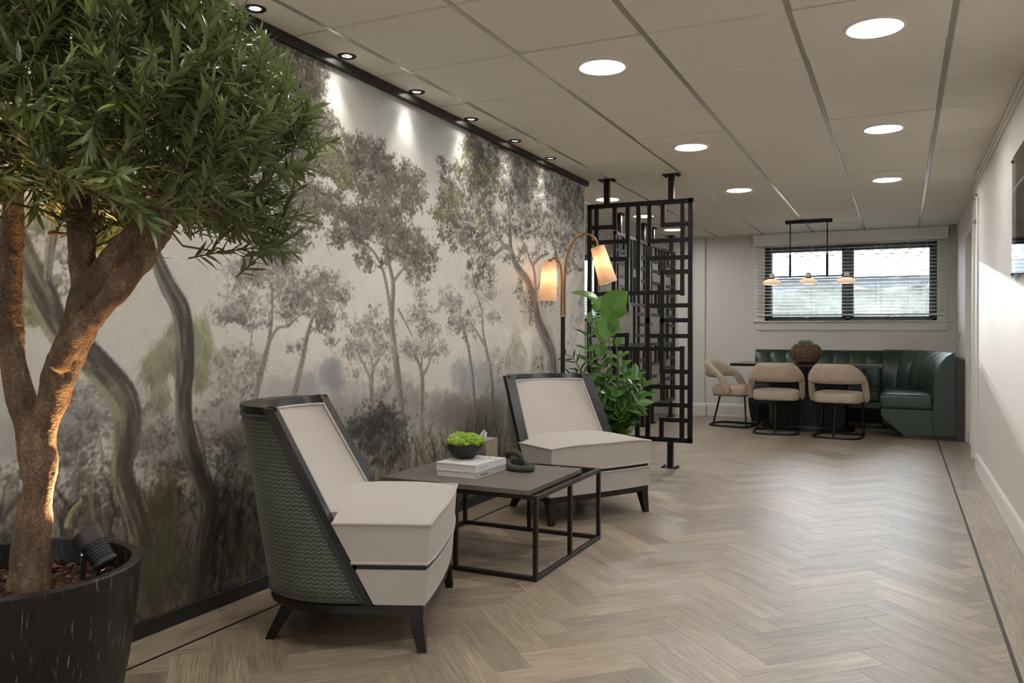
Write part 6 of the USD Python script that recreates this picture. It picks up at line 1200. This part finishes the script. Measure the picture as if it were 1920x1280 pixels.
# crown: twigs spread through the outline, each carrying leaves
rng = np.random.default_rng(41)
CP = Polygon(CROWN).buffer(-.018); cx0, cz0, cx1, cz1 = CP.bounds; from shapely.geometry import Point as SP
pc = np.array([-1.0, 1.33]); skp = np.vstack([s[:, :3] for s in skel])
def wleaf(b, d, nn, L, w, curl):
    u4 = np.array([0, .3, .65, 1.]); hw = np.array([.12, 1, .82, .03]) * w / 2
    s_ = unit(np.cross(d, nn)); up = np.cross(s_, d); v = []
    for u, h in zip(u4, hw):
        c = b + d * L * u - up * curl * u * u
        v += [c - s_ * h + up * h * .35, c, c + s_ * h + up * h * .35]
    f = []
    for i in range(3):
        for j in (0, 1):
            a = i * 3 + j; f += [(a, a + 1, a + 4), (a, a + 4, a + 3)]
    return np.array(v), np.array(f)
LV, TW = [], []
n = 0
while n < 640:
    q = np.array([rng.uniform(cx0, cx1), rng.uniform(cz0, cz1)])
    if not CP.contains(SP(*q)): continue
    e = np.hypot((q[0] - pc[0]) / .62, (q[1] - pc[1]) / .58); half = .40 * math.sqrt(max(.05, 1 - min(e, 1) ** 2))
    dz = rng.uniform(-1, 1); dz = math.copysign(abs(dz) ** .6, dz) * half
    p0 = tp((q[0], q[1], dz))
    if p0[0] + PX < XM + .12: continue
    n += 1
    cen = tp((pc[0], pc[1] - .12, 0)); out = unit(p0 - cen)
    d = unit(out * .8 + rng.normal(0, .55, 3) + np.array([0, 0, .12]))
    if q[1] < 1.36 and rng.random() < .55: d = unit(d + np.array([0, 0, -.7]))
    L = rng.uniform(.11, .19); st = p0 - d * L * .55
    bend = rng.normal(0, .25, 3)
    tw = np.array([st + d * L * u + bend * L * .5 * u * u for u in np.linspace(0, 1, 6)])
    inside = [CP.buffer(.01).contains(SP((tw[-1] + np.array([PX, PY, 0])) @ Rv, tw[-1][2]))]
    if not inside[0]: tw = tw - d * .09
    near = skp[np.argmin(((skp - st) ** 2).sum(1))]
    if n % 2 == 0 and np.linalg.norm(near - st) < .20:
        TW.append(tube([near, (near + st) / 2 + rng.normal(0, .02, 3), st], [.0045, .003, .0022], 4))
    TW.append(tube(tw, np.linspace(.0022, .001, 6), 4))
    T_ = unit(tw[-1] - tw[0]); s0 = unit(np.cross(T_, rng.normal(0, 1, 3))); s1 = np.cross(T_, s0)
    nl = rng.integers(11, 16)
    for k in range(nl):
        u = .08 + .92 * k / (nl - 1); i = min(int(u * 5), 4); b = tw[i] + (tw[i + 1] - tw[i]) * (u * 5 - i)
        for sg in (0, 1):
            a = k * PI / 2 * 1.08 + sg * PI; o = s0 * math.cos(a) + s1 * math.sin(a)
            ld = unit(o * (1. - .55 * u) + T_ * (.65 + .5 * u) + rng.normal(0, .18, 3) + np.array([0, 0, -.06]))
            nn = unit(np.cross(ld, np.cross(T_ + np.array([0, 0, .5]), ld)) + rng.normal(0, .25, 3))
            l = rng.uniform(.046, .072) * (1 - .25 * u)
            tip = b + ld * l
            if tip[0] + PX < XM + .008: continue
            LV.append((b, ld, nn, l, l * rng.uniform(.165, .225), rng.uniform(-.002, .012)))
obj('twigs', cat_(*TW), 'twig', tree, smooth=50, kind='stuff')
fv = np.array([Fv @ (x[0] + np.array([PX, PY, 0])) - .0 * x[3] for x in LV]); order = np.argsort(fv - .9 * np.array([x[3] for x in LV]))
vis = [i for i in order if -.62 * fv[i] * 1.02 < Rv @ (LV[i][0] + np.array([PX, PY, 0])) and LV[i][0][2] < HC + .40 * fv[i]]
pick = set(vis[:296]); vs_, fs_, o_ = [], [], 0
for i, x in enumerate(LV):
    v, f = wleaf(*x)
    if i in pick: obj('leaf', tm(v, f), 'olive_leaf', tree, smooth=60)
    else: vs_.append(v); fs_.append(f + o_); o_ += len(v)
obj('foliage', tm(np.vstack(vs_), np.vstack(fs_)), 'olive_leaf', tree, smooth=True, kind='stuff')

# --- garden spotlight pushed into the pot
up = unit(Rv * -.55 + np.array([0, 0, .80]) + Fv * .10)
ub = Rv * -1.018 + Fv * 1.905 + np.array([0, 0, .566])
gl = thing('garden_spotlight', 'small black ribbed spotlight staked in the pot, lighting the olive trunk', 'spotlight', ub)
z = up; x = unit(np.cross([0, 1., 0], z)); y = np.cross(z, x); T = np.eye(4); T[:3, 0], T[:3, 1], T[:3, 2] = x, y, z
pr = [(0, -.048), (.024, -.048), (.0285, -.044), (.0285, -.036)]
for k in range(6): pr += [(.0275, -.035 + k * .0075), (.0255, -.034 + k * .0075), (.0255, -.031 + k * .0075), (.0285, -.030 + k * .0075), (.0290, -.0285 + k * .0075)]
pr += [(.0305, .014), (.0315, .044), (.029, .044), (.027, .030), (0, .030)]
b = lathe(pr, 32); b.apply_transform(T); obj('body', b, 'spot_body', gl, smooth=30)
b = lathe([(0, .0305), (.0265, .0305), (.0265, .034), (0, .034)], 24); b.apply_transform(T); obj('lens', b, 'uplight_lens', gl)
dn = np.array([0, 0, -1.]); sidev = unit(Rv * -1 + Fv * -.5)
obj('stake', cat_(bar(sidev * .034 + up * -.02, sidev * .034 * .9 + dn * .125, .016, .004, .001), tube([(0, 0, -.04), (0, 0, -.12)], [.008, .004], 8)), 'spot_body', gl)
obj('screw', cat_(mv(trimesh.creation.icosphere(2, .006), *(sidev * .036 + up * -.018)), mv(trimesh.creation.icosphere(2, .007), *(Rv * .022 - Fv * .01 + np.array([0, 0, -.052])))), 'chrome', gl, smooth=True)
l = UsdLux.SphereLight.Define(stage, str(gl.GetPath()) + '/beam'); l.CreateRadiusAttr(.018); l.CreateNormalizeAttr(True); l.CreateIntensityAttr(UPI); l.CreateColorAttr(Gf.Vec3f(1, .58, .24))
aim = unit(Rv * -.40 + np.array([0, 0, 1.]) + Fv * -.14); xx = unit(np.cross([0, 1., 0], -aim)); yy = np.cross(-aim, xx); o = up * .050
l.AddTransformOp().Set(Gf.Matrix4d(*map(float, xx), 0, *map(float, yy), 0, *map(float, -aim), 0, *map(float, o), 1))
sh = UsdLux.ShapingAPI.Apply(l.GetPrim()); sh.CreateShapingConeAngleAttr(48.); sh.CreateShapingConeSoftnessAttr(.8)
# small wrought hook on the right wall above the door frame
hk = thing('wall_hook', 'tiny dark wrought hook on the right wall above the door frame', 'hook', (XR, 7.50, 2.17))
obj('plate', box(-.004, 0, -.006, .006, -.02, .06), 'ink', hk)
obj('arm', tube(smooth_line([(0, 0, .05), (-.022, 0, .045), (-.034, 0, .025), (-.024, 0, .012), (-.018, 0, .024)], 16), .0028, 6), 'ink', hk, smooth=50)
